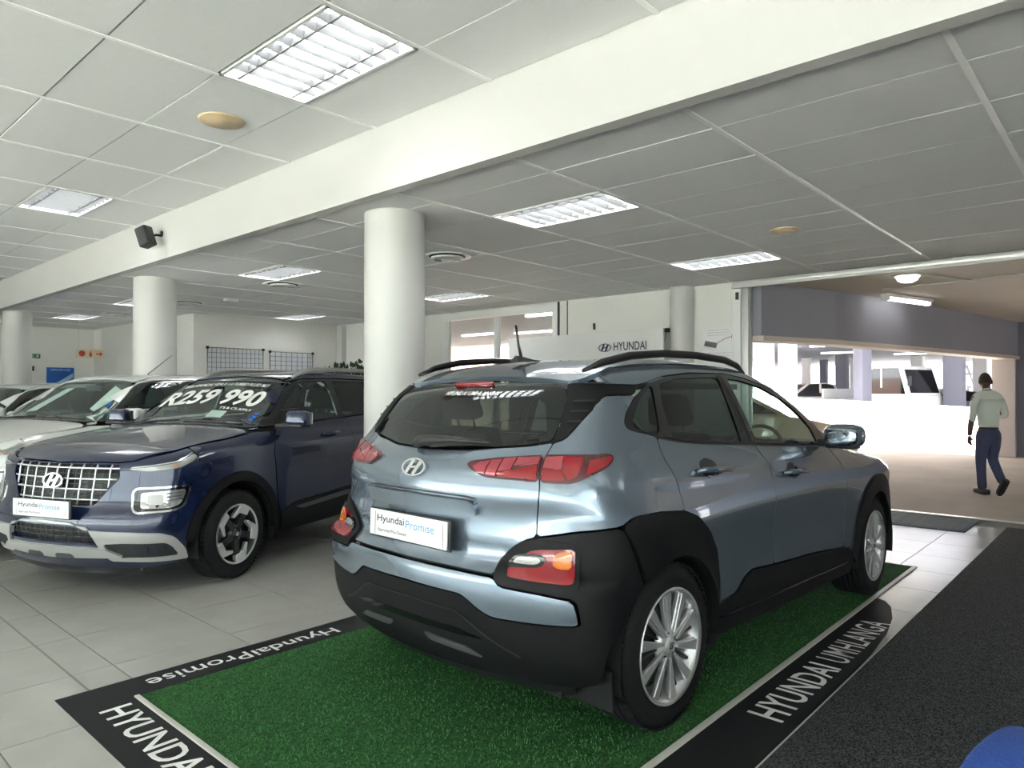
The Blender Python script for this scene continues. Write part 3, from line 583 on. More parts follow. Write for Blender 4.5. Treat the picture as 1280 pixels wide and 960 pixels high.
# ---------------------------------------------------------------- car body library
def smax(a,b,r):
    h=np.maximum(r-np.abs(a-b),0); return np.maximum(a,b)+h*h/(4*r)
def smin(a,b,r): return -smax(-a,-b,r)
def tab(x,t):
    xs=[p[0] for p in t]; ys=[p[1] for p in t]
    # monotone-ish smooth (catmull via hermite)
    x=np.clip(np.asarray(x,float),xs[0],xs[-1]); xs=np.array(xs,float); ys=np.array(ys,float)
    m=np.gradient(ys,xs) if len(xs)>2 else np.full(2,(ys[1]-ys[0])/(xs[1]-xs[0]))
    i=np.clip(np.searchsorted(xs,x)-1,0,len(xs)-2); h=xs[i+1]-xs[i]; t=(x-xs[i])/h
    return (2*t**3-3*t*t+1)*ys[i]+(t**3-2*t*t+t)*h*m[i]+(-2*t**3+3*t*t)*ys[i+1]+(t**3-t*t)*h*m[i+1]
def kona_F(P):
    x,y,z=P[...,0],np.abs(P[...,1]),P[...,2]
    w=tab(z,[(.15,.82),(.3,.862),(.45,.878),(.6,.880),(.72,.885),(.84,.89),(.92,.87),(1.0,.845),(1.1,.805),(1.2,.765)])
    w=w-.085*np.clip((-x-.05)/.6,0,1)**2-.09*np.clip((x-2.3)/1.0,0,1)**2
    w=w+.036*np.clip((-x-.15)/.25,0,1)*np.clip((.80-z)/.12,0,1)
    fl=lambda xc:np.exp(-((x-xc)/.42)**4)*np.exp(-((z-.62)/.25)**2)
    w=w+.012*(fl(0)+fl(2.6))-.012*np.exp(-((x-1.3)/.6)**4)*np.exp(-((z-.62)/.16)**2)
    side=y-w
    xr=tab(z,[(.15,-.52),(.25,-.60),(.35,-.655),(.5,-.68),(.62,-.69),(.665,-.68),(.70,-.645),(.80,-.637),(.90,-.64),(.96,-.65),(1.02,-.64),(1.07,-.618),(1.12,-.57),(1.2,-.48)])
    q=np.clip((z-.68)/.2,0,1); rear=xr+(.24+.06*q)*y*y-x
    xf=tab(z,[(.15,3.25),(.3,3.42),(.5,3.47),(.7,3.46),(.85,3.40),(.95,3.30),(1.05,3.1)])
    front=x-xf+.28*y*y
    zt=tab(x,[(-.7,1.15),(-.45,1.18),(-.1,1.17),(.3,1.14),(.8,1.105),(1.65,1.06),(2.0,1.04),(2.5,1.0),(3.0,.93),(3.3,.85),(3.45,.78)])
    top=z-zt+.05*y*y
    L=smax(smax(side,rear,.11+.08*q),front,.25); L=smax(L,top,.12)
    gs=y-tab(z,[(.9,.875),(1.05,.815),(1.15,.775),(1.3,.71),(1.45,.635),(1.55,.58)])+.05*np.clip((-x+.1)/.5,0,1)**2+.04*np.clip((x-.9)/1.2,0,1.2)**2
    zr=tab(x,[(-.5,1.34),(-.22,1.43),(-.05,1.482),(.1,1.512),(.3,1.533),(.8,1.54),(1.2,1.515),(1.5,1.475),(2,1.42)])
    roof=z-zr+.06*y*y
    ws=(z-(1.56-.50*(x-1.33))+.12*y*y)*.9
    rg=((-.54+.80*(np.maximum(z,1.1)-1.12)+.25*y*y)-x)*.78
    G=smax(smax(smax(gs,roof,.10),ws,.08),rg,.06)
    G=smax(G,1.0-z,.01)
    return smin(L,G,.035)
KONA=dict(F=kona_F,xr=-.10,xf=2.9,yc=.45)
LC=.6
def wrap_ray(car,s):
    """s>=0 one side; returns origin xy, dir xy"""
    s=np.asarray(s,float); a=np.abs(s); sg=np.where(s<0,-1,1)
    xr,xf,yc=car['xr'],car['xf'],car['yc']; L1=yc; L2=L1+LC; L3=L2+xf-xr; L4=L3+LC
    phi=np.clip((a-L1)/LC,0,1)*np.pi/2; phf=np.clip((a-L3)/LC,0,1)*np.pi/2
    ox=np.where(a<L2,xr,np.where(a<L3,xr+a-L2,xf)); oy=np.where(a<L1,a,np.where(a<L4,yc,yc-(a-L4)))
    dx=-np.cos(phi)+np.sin(phf); dy=np.sin(phi)*np.cos(phf)
    n=np.hypot(dx,dy)
    return np.stack([ox,oy*sg],-1),np.stack([dx/n,dy/n*sg],-1)
def wrap_inv(car,P):
    x,y=P[0],abs(P[1]); sg=-1 if P[1]<0 else 1
    xr,xf,yc=car['xr'],car['xf'],car['yc']; L1=yc; L2=L1+LC; L3=L2+xf-xr; L4=L3+LC
    if x<xr: a= y if y<yc else L1+LC*np.arctan2(y-yc,xr-x)/(np.pi/2)
    elif x<xf: a=L2+x-xr
    else: a= L4+yc-y if y<yc else L3+LC*np.arctan2(x-xf,y-yc)/(np.pi/2)
    return a*sg
def march(F,O,D,t0,t1,n=90):
    """first crossing from outside (F>0) to inside along O+D t"""
    ts=np.linspace(t0,t1,n); prev=None; lo=np.full(len(O),np.nan); hi=lo.copy()
    for t in ts:
        f=F(O+D*t)
        new=np.isnan(lo)&(f<=0)
        if prev is not None: lo[new]=pt; hi[new]=t
        prev=f; pt=t
    a,b=lo.copy(),hi.copy()
    for _ in range(22):
        m=(a+b)/2; f=F(O+D*m[:,None]); ins=f<=0
        b=np.where(ins,m,b); a=np.where(ins,a,m)
    return O+D*b[:,None]
def grad(F,P,e=2e-3):
    g=np.stack([F(P+np.eye(3)[i]*e)-F(P-np.eye(3)[i]*e) for i in range(3)],-1)
    return g/np.maximum(np.linalg.norm(g,axis=-1,keepdims=True),1e-9)
def venue_F(P):
    x,y,z=P[...,0],np.abs(P[...,1]),P[...,2]
    w=tab(z,[(.15,.80),(.3,.85),(.5,.868),(.7,.872),(.85,.878),(.95,.865),(1.02,.83),(1.1,.78),(1.2,.74)])
    w=w-.08*np.clip((x-.1)/.7,0,1)**2-.06*np.clip((-x-2.6)/.6,0,1)**2
    w=w-.012*np.exp(-((x+1.2)/.6)**4)*np.exp(-((z-.6)/.2)**2)
    side=y-w
    xf=tab(z,[(.15,.70),(.25,.77),(.35,.82),(.45,.845),(.56,.835),(.62,.80),(.7,.785),(.8,.768),(.88,.755),(.94,.72),(1.0,.62)])
    front=x-xf+.28*y*y
    rear=-3.16+.15*np.clip((z-.7)/.5,0,1)+.15*y*y-x
    zt=tab(x,[(-3.2,1.12),(-2.5,1.12),(-1.5,1.11),(-.4,1.13),(0,1.08),(.3,1.035),(.55,.985),(.72,.93),(.8,.88)])
    top=z-zt+.07*y*y
    L=smax(smax(side,front,.16),rear,.2); L=smax(L,top,.09)
    gs=y-tab(z,[(.9,.86),(1.05,.79),(1.15,.745),(1.3,.68),(1.45,.61),(1.57,.55)])
    zr=tab(x,[(-3.2,1.46),(-2.8,1.53),(-2,1.57),(-1.5,1.565),(-1.2,1.545),(-1,1.52),(-.8,1.48)])
    roof=z-zr+.06*y*y
    ws=(z-(1.135+.64*(-.394-x))+.12*y*y)*.85
    rg=(-3.12+.45*(np.maximum(z,1.1)-1.1)+.12*y*y-x)*.9
    G=smax(smax(smax(gs,roof,.09),ws,.07),rg,.06)
    G=smax(G,1.0-z,.01)
    return smin(L,G,.03)
VENUE=dict(F=venue_F,xr=-2.75,xf=.3,yc=.45)
def chaik(P, n=2):
    for _ in range(n):
        Q = []
        for i in range(len(P)):
            a, b = np.array(P[i]), np.array(P[(i + 1) % len(P)]); L = np.linalg.norm(b - a); t = min(.22, .012 / max(L, 1e-6))
            Q += [a + (b - a) * t, b - (b - a) * t]
        P = Q
    return [tuple(p) for p in P]
def resample(P, h):
    out = []
    for i in range(len(P)):
        a, b = np.array(P[i]), np.array(P[(i + 1) % len(P)]); n = max(1, int(math.ceil(np.linalg.norm(b - a) / h)))
        out += [a + (b - a) * k / n for k in range(n)]
    return np.array(out)
def inset(P, g):
    P = np.array(P, float); n = len(P); A = sum(P[i][0] * P[(i + 1) % n][1] - P[(i + 1) % n][0] * P[i][1] for i in range(n)) / 2
    s = 1 if A > 0 else -1; Q = P.copy()
    for i in range(n):
        e0 = P[i] - P[i - 1]; e1 = P[(i + 1) % n] - P[i]; n0 = np.array([-e0[1], e0[0]]) / (np.linalg.norm(e0) + 1e-9); n1 = np.array([-e1[1], e1[0]]) / (np.linalg.norm(e1) + 1e-9)
        m = n0 + n1; m = m / max(np.linalg.norm(m), .5); Q[i] = P[i] + s * g * m
    return Q
def inpoly(pt, P):
    x, y = pt[:, 0], pt[:, 1]; r = np.zeros(len(pt), bool); n = len(P); j = n - 1
    for i in range(n):
        xi, yi = P[i]; xj, yj = P[j]
        c = ((yi > y) != (yj > y)); 
        with np.errstate(divide='ignore', invalid='ignore'): c &= x < (xj - xi) * (y - yi) / (yj - yi) + xi
        r ^= c; j = i
    return r
def segdist(pt, A):
    B = np.roll(A, -1, 0); d = np.full(len(pt), 9.)
    for a, b in zip(A, B):
        ab = b - a; t = np.clip(((pt - a) @ ab) / max(ab @ ab, 1e-12), 0, 1); d = np.minimum(d, np.linalg.norm(pt - (a + t[:, None] * ab), axis=1))
    return d
def surf(car, Q, mode):
    """map 2D parameters to points on the body"""
    Q = np.asarray(Q, float); n = len(Q)
    if mode == 'w':
        O, D = wrap_ray(car, Q[:, 0]); O3 = np.column_stack([O, Q[:, 1]]); D3 = np.column_stack([D, np.zeros(n)])
        return march(car['F'], O3 + 1.5 * D3, -D3, 0, 1.5, 60)
    O3 = np.column_stack([Q, np.full(n, 1.9)]); D3 = np.tile([0., 0., -1.], (n, 1))
    return march(car['F'], O3, D3, 0, 1.85, 70)
def panel(car, name, outer, m, parent, holes=(), mode='w', off=0., th=.014, h=.045, sm=1, gap=.002, mirror=False, sym=False, side=-1, bow=0, F=None, **k):
    """body panel: a 2D outline (distance round the plan, height) or (x, y) laid on the body with thickness and folded edges"""
    if F: car = dict(car, F=F)
    if sym:
        c = car.get('centre', 0.) if mode == 'w' else 0.
        def sy(P):
            if mode == 'w': return [(p[0], p[1]) for p in P] + [(2 * c - p[0], p[1]) for p in reversed(P) if abs(p[0] - c) > 1e-6]
            return [(p[0], p[1]) for p in P] + [(p[0], -p[1]) for p in reversed(P) if abs(p[1]) > 1e-6]
        outer = sy(outer)
    loops = [outer] + list(holes)
    L2 = []
    for i, P in enumerate(loops):
        P = chaik(P, sm) if sm else P
        P = inset(P, gap if i == 0 else -gap); L2.append(resample(P, h))
    O = L2[0]; mn, mx = O.min(0), O.max(0)
    gx, gy = np.meshgrid(np.arange(mn[0] + h / 2, mx[0], h), np.arange(mn[1] + h / 2, mx[1], h)); G = np.column_stack([gx.ravel(), gy.ravel()])
    ok = inpoly(G, O) & (segdist(G, O) > h * .45)
    for H_ in L2[1:]: ok &= ~inpoly(G, H_) & (segdist(G, H_) > h * .45)
    G = G[ok]; V = np.vstack(L2 + [G]); edges = []; k0 = 0
    for P in L2:
        n = len(P); edges += [(k0 + i, k0 + (i + 1) % n) for i in range(n)]; k0 += n
    nb = k0
    vo, eo, fo, ov, _, _ = delaunay_2d_cdt([Vector(p) for p in V], edges, [], 0, 1e-6)
    VV = np.array([tuple(p) for p in vo]); FF = [tuple(f) for f in fo if len(f) == 3]
    C = np.array([VV[list(f)].mean(0) for f in FF]); keep = inpoly(C, O)
    for H_ in L2[1:]: keep &= ~inpoly(C, H_)
    FF = [f for f, q in zip(FF, keep) if q]
    used = sorted({i for f in FF for i in f}); mp = {a: b for b, a in enumerate(used)}; VV = VV[used]; FF = [tuple(mp[i] for i in f) for f in FF]
    S = VV.copy()
    if mode == 'w' and not sym: S[:, 0] *= side
    if mode == 't' and not sym: S[:, 1] *= side
    P3 = surf(car, S, mode); bad = np.isnan(P3[:, 0])
    if bad.any():
        good = np.where(~bad)[0]
        for i in np.where(bad)[0]: P3[i] = P3[good[np.argmin(np.linalg.norm(S[good] - S[i], axis=1))]]
    N = grad(car['F'], P3); o_ = off
    if bow: o_ = off + bow * np.clip(np.minimum.reduce([segdist(VV, A) for A in L2]) / .03, 0, 1)
    A = P3 + N * (np.asarray(o_)[:, None] if np.ndim(o_) else o_)
    f0 = FF[0]; nn = np.cross(A[f0[1]] - A[f0[0]], A[f0[2]] - A[f0[0]])
    cnt = {}
    # orient each face with the surface normal
    FO = []
    for f in FF:
        nn = np.cross(A[f[1]] - A[f[0]], A[f[2]] - A[f[0]]); FO.append(f if nn @ N[f[0]] > 0 else f[::-1])
    for f in FO:
        for a, b in ((f[0], f[1]), (f[1], f[2]), (f[2], f[0])): cnt[(a, b)] = 1
    rim = [(a, b) for (a, b) in cnt if (b, a) not in cnt]
    verts = A.tolist(); nrm = [tuple(q) for q in N]; faces = [tuple(f) for f in FO]; nf = len(faces); b1 = {}; b2 = {}
    for a, b in rim:
        for i in (a, b):
            if i not in b1:
                b1[i] = len(verts); verts.append(tuple(A[i])); b2[i] = len(verts); verts.append(tuple(A[i] - N[i] * th))
        faces.append((b1[b], b1[a], b2[a], b2[b]))
    outs = []
    for sg in ((1, -1) if mirror else (1,)):
        vv = verts if sg == 1 else [(x, -y, z) for x, y, z in verts]; ff = faces if sg == 1 else [f[::-1] for f in faces]
        me = bpy.data.meshes.new(name); me.from_pydata([tuple(q) for q in vv], [], ff); me.materials.append(m)
        me.polygons.foreach_set('use_smooth', [i < nf for i in range(len(ff))])
        nv = np.zeros((len(me.loops), 3)); li = 0
        vn = np.array(nrm) * ([1, sg, 1])
        me.update()
        for p in me.polygons:
            if p.index < nf:
                for l in p.loop_indices: nv[l] = vn[me.loops[l].vertex_index]
            else:
                for l in p.loop_indices: nv[l] = p.normal
        me.normals_split_custom_set(nv.tolist())
        outs.append(mesh_obj(name, me, parent, **k))
    return outs if mirror else outs[0]
def decal(car, name, body, m, parent, a0, a1, b0, b1, mode='w', off=.004, boldness=.01, shear=0, geo=None):
    """lettering laid on the body; (a0,b0) left bottom, (a1,b1) right top in parameters; mode 't' runs along y"""
    v, f = geo or text_geo(body, 1, boldness, 1, shear); X = np.array(v)[:, :2]; mn, mx = X.min(0), X.max(0); U = (X - mn) / (mx - mn)
    if mode == 'w': Q = np.column_stack([a0 + (a1 - a0) * U[:, 0], b0 + (b1 - b0) * U[:, 1]])
    else: Q = np.column_stack([b0 + (b1 - b0) * U[:, 1], a0 + (a1 - a0) * U[:, 0]])
    P = surf(car, Q, mode); N = grad(car['F'], P); ok = ~np.isnan(P[:, 0]); P = P + N * off
    me = bpy.data.meshes.new(name); me.from_pydata(np.nan_to_num(P).tolist(), [], [q for q in f if all(ok[i] for i in q)]); me.materials.append(m)
    return mesh_obj(name, me, parent)
def at_surf(car, a, b, mode='w'):
    P = surf(car, [(a, b)], mode); return P[0], grad(car['F'], P)[0]
def edge_az(car, x, y):
    """wrap coordinate (unsigned) and height of the surface point above plan position x, y"""
    P = surf(car, [(x, y)], 't')[0]
    if np.isnan(P[0]): P = np.array([x, y, 1.0])
    return (abs(wrap_inv(car, P)), float(P[2]))
def arc(cx, cz, r, t0, t1, n=14): return [(cx + r * math.cos(math.radians(t0 + (t1 - t0) * k / n)), cz + r * math.sin(math.radians(t0 + (t1 - t0) * k / n))) for k in range(n + 1)]
def wheel(parent, x, y, z, R, W_, rimr, style, steer=0, protos={}):
    """wheel with its outer face towards sign(y)"""
    key = (style, R)
    sg = 1 if y > 0 else -1
    w = bpy.data.objects.new('wheel', None); COL.objects.link(w); w.parent = parent; w.location = (x, y, z); w.rotation_euler = (0, 0, (0 if sg > 0 else PI) + steer)
    if key in protos:
        for o in protos[key]: c = o.copy(); COL.objects.link(c); c.parent = w
        return w
    L = []
    Ty = RX(-PI / 2)    # lathe axis z -> +y (outer)
    hw = W_ / 2; s = .72
    def g(m): return m
    prof = [(rimr - .006, .006), (rimr + .012, -.004 + .006), (rimr + (R - rimr) * .35, .010), (rimr + (R - rimr) * .62, .006), (R - .018, -.012), (R - .006, -.028)]
    n_t = 4; tw = W_ - .056; x0 = -.030
    for k in range(n_t + 1):
        a = x0 - tw * k / (n_t + 1); b = x0 - tw * (k + 1) / (n_t + 1)
        prof += [(R - .001, a), (R, (a + b) / 2), (R - .001, b + .008)]
        if k < n_t: prof += [(R - .009, b + .006), (R - .009, b + .001)]
    prof += [(R - .018, -W_ + .012), (rimr + (R - rimr) * .5, -W_ - .006), (rimr, -W_ + .01)]
    tm = MB().lathe(prof, 72, Ty)
    # shoulder blocks
    sb = MB()
    for k in range(64):
        a = 2 * PI * k / 64; T = Matrix.Rotation(a, 4, 'Y')
        sb.box((0, -.022, R - .0045), (R * .070, .030, .008), T)
    L.append(sb.build('tread_block', M['rubber'], w, fix=False)); L[-1]['kind'] = 'stuff'
    L.append(tm.build('tyre', M['rubber'], w, fix=True))
    L.append(MB().lathe([(rimr - .008, .004), (rimr + .004, .012), (rimr + .006, .004), (rimr - .004, -.004), (rimr - .018, -.02), (rimr - .03, -.10), (rimr - .03, -W_ + .02)], 64, Ty).build('rim', M['alloy'] if style != 'V' else M['alloyd'], w, fix=False))
    if style == 'V': L.append(MB().lathe([(rimr - .010, .004), (rimr + .002, .013), (rimr + .006, .006), (rimr + .004, .002)], 64, Ty).build('rim_lip', M['alloy'], w, fix=False))
    L.append(MB().lathe([(0, -.10), (rimr - .035, -.10)], 40, Ty).build('wheel_well_disc', M['black'], w, fix=False))
    L.append(MB().lathe([(.05, -.055), (rimr * .68, -.055), (rimr * .68, -.075), (.05, -.075)], 40, Ty).build('brake_disc', M['disc'], w, fix=False))
    def spoke(poly, y0, y1, a, m, nm, me=None):
        if me is None:
            o = MB().prism(poly, y0, y1, RX(-PI / 2) @ Matrix.Scale(1, 4)).build(nm, m, w, .0025, 1)
        else: o = mesh_obj(nm, me, w)
        o.rotation_euler = (0, a, 0); L.append(o); return o.data
    if style == 'K':
        ma = mb_ = mc = None
        for k in range(10):
            a = 2 * PI * k / 10
            ma = spoke([(-.007, .05), (.005, .05), (.004, rimr - .012), (-.042, rimr - .016)], -.012, .002, a, M['alloy'], 'spoke', ma)
            mb_ = spoke([(-.004, .055), (.004, .055), (.030, rimr - .014), (-.002, rimr - .012)], -.030, -.010, a + .21, M['alloy'], 'spoke', mb_)
            mc = spoke([(-.004, .05), (.004, .05), (.010, rimr - .02), (-.004, rimr - .02)], -.045, -.022, a + .42, M['disc'], 'spoke', mc)
    elif style == 'V':
        ma = mb_ = mc = None
        for k in range(5):
            a = 2 * PI * k / 5 + .1
            ma = spoke([(-.026, .04), (.026, .04), (.030, rimr - .03), (-.020, rimr - .03)], -.035, -.004, a, M['alloyd'], 'spoke', ma)
            mb_ = spoke([(.034, rimr - .008), (-.022, rimr - .004), (-.075, rimr - .022), (-.105, rimr * .44), (-.085, rimr * .40), (-.050, rimr - .07), (.030, rimr - .060)][::-1], -.030, .004, a, M['alloy'], 'spoke_face', mb_)
    else:
        ma = mc = None
        for k in range(5):
            a = 2 * PI * k / 5
            ma = spoke([(-.022, .04), (-.004, .04), (-.012, rimr - .01), (-.045, rimr - .015)], -.03, .002, a, M['alloy'], 'spoke', ma)
            mc = spoke([(.004, .04), (.022, .04), (.045, rimr - .015), (.012, rimr - .01)], -.03, .002, a, M['alloy'], 'spoke', mc)
    L.append(MB().lathe([(0, .002), (.026, .002), (.030, -.003), (.036, -.008), (.066, -.014), (.070, -.035)], 32, Ty).build('hub_cap', M['alloyd'] if style != 'K' else M['alloy'], w, fix=False))
    for k in range(5):
        a = 2 * PI * k / 5 + .3
        L.append(MB().lathe([(0, -.003), (.007, -.003), (.008, -.016)], 8, TR(.052 * math.cos(a), 0, .052 * math.sin(a)) @ Ty).build('wheel_nut', M['disc'], w, fix=False))
    em = emblem('emblem', .042, .028, M['chrome'], TR(0, .003, 0) @ frame_T((0, 0, 0), (-1, 0, 0), (0, 0, 1)), w, .002); L.append(em)
    protos[key] = L
    return w
def arch_liner(parent, x, y, z, r, w):
    sg = 1 if y > 0 else -1; v = []; f = []; n = 20
    for k in range(n + 1):
        t = math.radians(-15 + 210 * k / n)
        for yy in (y, y - sg * w): v.append((x + r * math.cos(t), yy, z + r * math.sin(t)))
    for k in range(n): f.append((2 * k, 2 * k + 1, 2 * k + 3, 2 * k + 2))
    c = len(v); v.append((x, y - sg * w, z)); f += [(2 * k + 1, 2 * k + 3, c) for k in range(n)]
    return MB().add(v, f, True).build('wheel_arch_liner', M['black'], parent, fix=False)
def seat(parent, x, y, z, back=0, name='seat'):
    s = bpy.data.objects.new(name, None); COL.objects.link(s); s.parent = parent; s.location = (x, y, z)
    MB().box((.05, 0, .08), (.50, .48, .16)).build('seat_cushion', M['seat'], s, .05, 3)
    T = TR(-.22, 0, .12) @ Matrix.Rotation(-.28, 4, 'Y')
    MB().box((0, 0, .28), (.13, .46, .56), T, .86).build('backrest', M['seat'], s, .045, 3)
    MB().box((-.01, 0, .70), (.09, .26, .17), T, .85).build('headrest', M['seat'], s, .035, 3)
    MB().tube([(0, -.06, .54), (0, -.06, .66)], .006, 6, T=T).tube([(0, .06, .54), (0, .06, .66)], .006, 6, T=T).build('headrest_post', M['chrome'], s)
    return s
def plate(parent, c, nx, text_side=1, w=.52, h=.113):
    """registration-size sign plate facing direction nx (unit vector in the car frame)"""
    n = Vector(nx).normalized(); up = Vector((0, 0, 1)); up = (up - n * up.dot(n)).normalized(); xr = up.cross(n)
    T = TR(*c) @ Matrix((xr, up, n)).transposed().to_4x4()
    p = MB().box((0, 0, -.006), (w + .02, h + .012, .012), T).build('number_plate', M['black'], parent, .003)
    MB().box((-.004, .001, .003), (w, h, .006), T).build('plate_face', M['white'], p, .002)
    text_obj('lettering', 'Hyundai', M['ink'], T @ TR(-.115, .018, .0068), .19, .040, p, off=.008)
    text_obj('lettering', 'Promise', M['cyan'], T @ TR(.085, .016, .0068), .185, .034, p, off=.0)
    text_obj('lettering', 'Approved Pre-Owned', M['ink'], T @ TR(-.105, -.030, .0068), .20, .018, p)
    MB().box((-.225, 0, .0064), (.0015, h * .86, .001), T).box((.232, 0, .0064), (.0015, h * .86, .001), T).build('plate_line', M['ink'], p)
    return p

def ell_geo(c, r, n=24, m_=14, sq=1.0):
    """ellipsoid, squarer for smaller sq"""
    v = []; f = []; pw = lambda a: math.copysign(abs(a) ** sq, a)
    for i in range(m_ + 1):
        ph = PI * i / m_
        for j in range(n):
            th = 2 * PI * j / n; v.append((c[0] + r[0] * pw(math.sin(ph)) * pw(math.cos(th)), c[1] + r[1] * pw(math.sin(ph)) * pw(math.sin(th)), c[2] + r[2] * pw(math.cos(ph))))
    for i in range(m_):
        for j in range(n): f.append((i * n + j, (i + 1) * n + j, (i + 1) * n + (j + 1) % n, i * n + (j + 1) % n))
    return v, f
# ---------------------------------------------------------------- the blue-silver crossover (centre of the picture)
def az48(cx, cd, a):
    """ground position given to the right of / along the lens axis, and a heading -> world"""
    s_, c_ = math.sin(math.radians(42)), math.cos(math.radians(42)); return (s_ * cx + c_ * cd, -c_ * cx + s_ * cd, a - math.radians(48))
KX, KY, KA = az48(.022, 3.48, .8095)
K = KONA; PK = M['paintK']
kc = empty('crossover_car', (KX, KY, .004), KA, label='blue-silver crossover car seen from behind on the green turf mat', cat='car')
def kp(name, P, m, **k): return panel(K, name, P, m, kc, **k)
def X(x): return x + 1.15
E_ = lambda x, y: edge_az(K, x, y)
DLO = [(1.009, 1.241), (1.056, 1.281), (1.171, 1.353), (1.311, 1.408), (1.465, 1.438), (1.715, 1.458), (2.10, 1.462), (2.30, 1.440), (2.49, 1.405), (2.70, 1.345), (2.86, 1.275), (2.99, 1.195), (3.07, 1.115), (3.10, 1.055), (3.041, 1.041), (2.827, 1.053), (2.382, 1.078), (2.082, 1.100), (1.689, 1.125), (1.406, 1.147), (1.203, 1.178), (1.06, 1.205), (1.012, 1.221)]
QG = [(1.077, 1.240), (1.16, 1.315), (1.285, 1.385), (1.325, 1.392), (1.245, 1.20), (1.205, 1.188), (1.077, 1.219)]
RG = [(1.388, 1.397), (1.563, 1.428), (1.935, 1.440), (1.985, 1.434), (1.972, 1.324), (1.955, 1.187), (1.950, 1.116), (1.648, 1.135), (1.330, 1.172), (1.346, 1.297)]
FG = [(2.085, 1.434), (2.215, 1.429), (2.45, 1.392), (2.66, 1.325), (2.82, 1.237), (2.93, 1.150), (2.955, 1.068), (2.60, 1.080), (2.115, 1.112)]
kp('window_frame', DLO, M['gloss'], holes=[QG, RG, FG], mirror=True, off=-.001, h=.05)
kp('quarter_window', QG, M['glassd'], mirror=True, off=-.006, gap=-.003, th=.003, h=.06); kp('rear_side_window', RG, M['glassd'], mirror=True, off=-.006, gap=-.003, th=.003, h=.08); kp('front_side_window', FG, M['glass'], mirror=True, off=-.006, gap=-.003, th=.003, h=.08)
for nm, P in (('window_seal', [(1.985, 1.45), (2.03, 1.455), (2.065, 1.10), (2.02, 1.102)]),): kp(nm, P, M['trim'], mirror=True, off=.003, h=.08)
kp('window_seal', [(1.203, 1.172), (1.406, 1.141), (1.689, 1.119), (2.082, 1.094), (2.382, 1.072), (2.827, 1.047), (3.08, 1.036), (3.08, 1.054), (2.827, 1.062), (2.382, 1.087), (2.082, 1.109), (1.689, 1.134), (1.406, 1.156), (1.203, 1.187)], M['black'], mirror=True, off=.007, h=.08)
# tailgate
kp('tailgate', [(0, 1.118), (.25, 1.125), (.36, 1.138), (.50, 1.150), (.608, 1.168), (.601, 1.142), (.592, 1.118), (.585, 1.07), (.592, 1.019), (.592, .967), (.583, .889), (.582, .817), (.54, .801), (.497, .767), (.458, .716), (.466, .668), (.2, .673), (0, .673)], PK, sym=True, h=.04)
kp('tailgate_lip', [(0, .948), (.30, .944), (.345, .938), (.366, .925), (.366, .873), (.30, .878), (0, .884)], PK, sym=True, off=.030, th=.035, sm=2, h=.04)
kp('lip_line', [(0, .957), (.30, .953), (.352, .945), (.352, .940), (.30, .947), (0, .951)], M['black'], sym=True, off=.003, th=.005, h=.05, gap=0)  # thin black line above the lip
kp('plate_recess', [(0, .880), (.30, .872), (.32, .86), (.27, .715), (0, .70)], PK, sym=True, off=.002, th=.004, h=.05)
kp('rear_window', [(0, 1.124), (.25, 1.13), (.364, 1.143), (.504, 1.157), (.604, 1.176), (.648, 1.341), (.61, 1.385), (.48, 1.402), (0, 1.410)], M['glassr'], sym=True, off=-.002, th=.004, h=.05)
kp('glass_border', [(0, 1.345), (.42, 1.340), (.50, 1.31), (.575, 1.18), (.605, 1.18), (.645, 1.341), (.61, 1.38), (.48, 1.399), (0, 1.406)], M['gloss'], sym=True, off=-.007, th=.002, h=.05)
kp('spoiler_side', [(.612, 1.166), (.66, 1.180), (.735, 1.251), (.847, 1.326), (.912, 1.350), (1.16, 1.352), (1.20, 1.394), (1.03, 1.398), (.70, 1.402), (.62, 1.398), (.652, 1.341), (.612, 1.18)], M['clad'], mirror=True, off=.004, h=.04)
for z in (1.24, 1.28, 1.32): kp('spoiler_slat', [(.668 + (z - 1.24) * .3, z), (.735 + (z - 1.24) * 1.1, z + .004), (.735 + (z - 1.24) * 1.1, z + .010), (.668 + (z - 1.24) * .3, z + .006)], M['black'], mirror=True, off=.010, h=.05, gap=0)
kp('brake_lamp', [(0, 1.392), (.12, 1.390), (.13, 1.398), (.12, 1.408), (0, 1.410)], M['red'], sym=True, off=.010, th=.012, h=.04)
lampO = [(.284, 1.07), (.305, 1.084), (.402, 1.099), (.532, 1.113), (.5885, 1.117), (.583, 1.07), (.5885, 1.020), (.503, 1.023), (.39, 1.028), (.33, 1.047)]
lampQ = [(.5925, 1.118), (.689, 1.122), (.838, 1.124), (.86, 1.113), (.853, 1.096), (.824, 1.076), (.768, 1.052), (.696, 1.017), (.649, 1.017), (.5925, 1.020), (.587, 1.07)]
def shrink(P, g): return [tuple(q) for q in inset(P, g)]
for P, n1 in ((lampO, 'tail_lamp'), (lampQ, 'tail_lamp')):
    for o, sg in zip(kp(n1, P, M['redd'], mirror=True, off=.010, th=.016, h=.03, gap=.001), (1, -1)): o.name = 'tail_lamp'
def lens(P, m, off=.013): kp('lamp_lens', P, m, mirror=True, off=off, th=.004, h=.03, gap=0, sm=0)
lens([(.322, 1.064), (.345, 1.079), (.385, 1.087), (.385, 1.040), (.35, 1.045)], M['redl']); lens([(.390, 1.088), (.435, 1.095), (.435, 1.033), (.390, 1.038)], M['redl']); lens([(.440, 1.096), (.488, 1.102), (.486, 1.060), (.440, 1.052)], M['redl'])
lens([(.493, 1.103), (.580, 1.108), (.577, 1.084), (.491, 1.074)], M['redl']); lens([(.440, 1.049), (.486, 1.057), (.576, 1.081), (.581, 1.030), (.505, 1.033), (.440, 1.036)], M['red'], .0135)
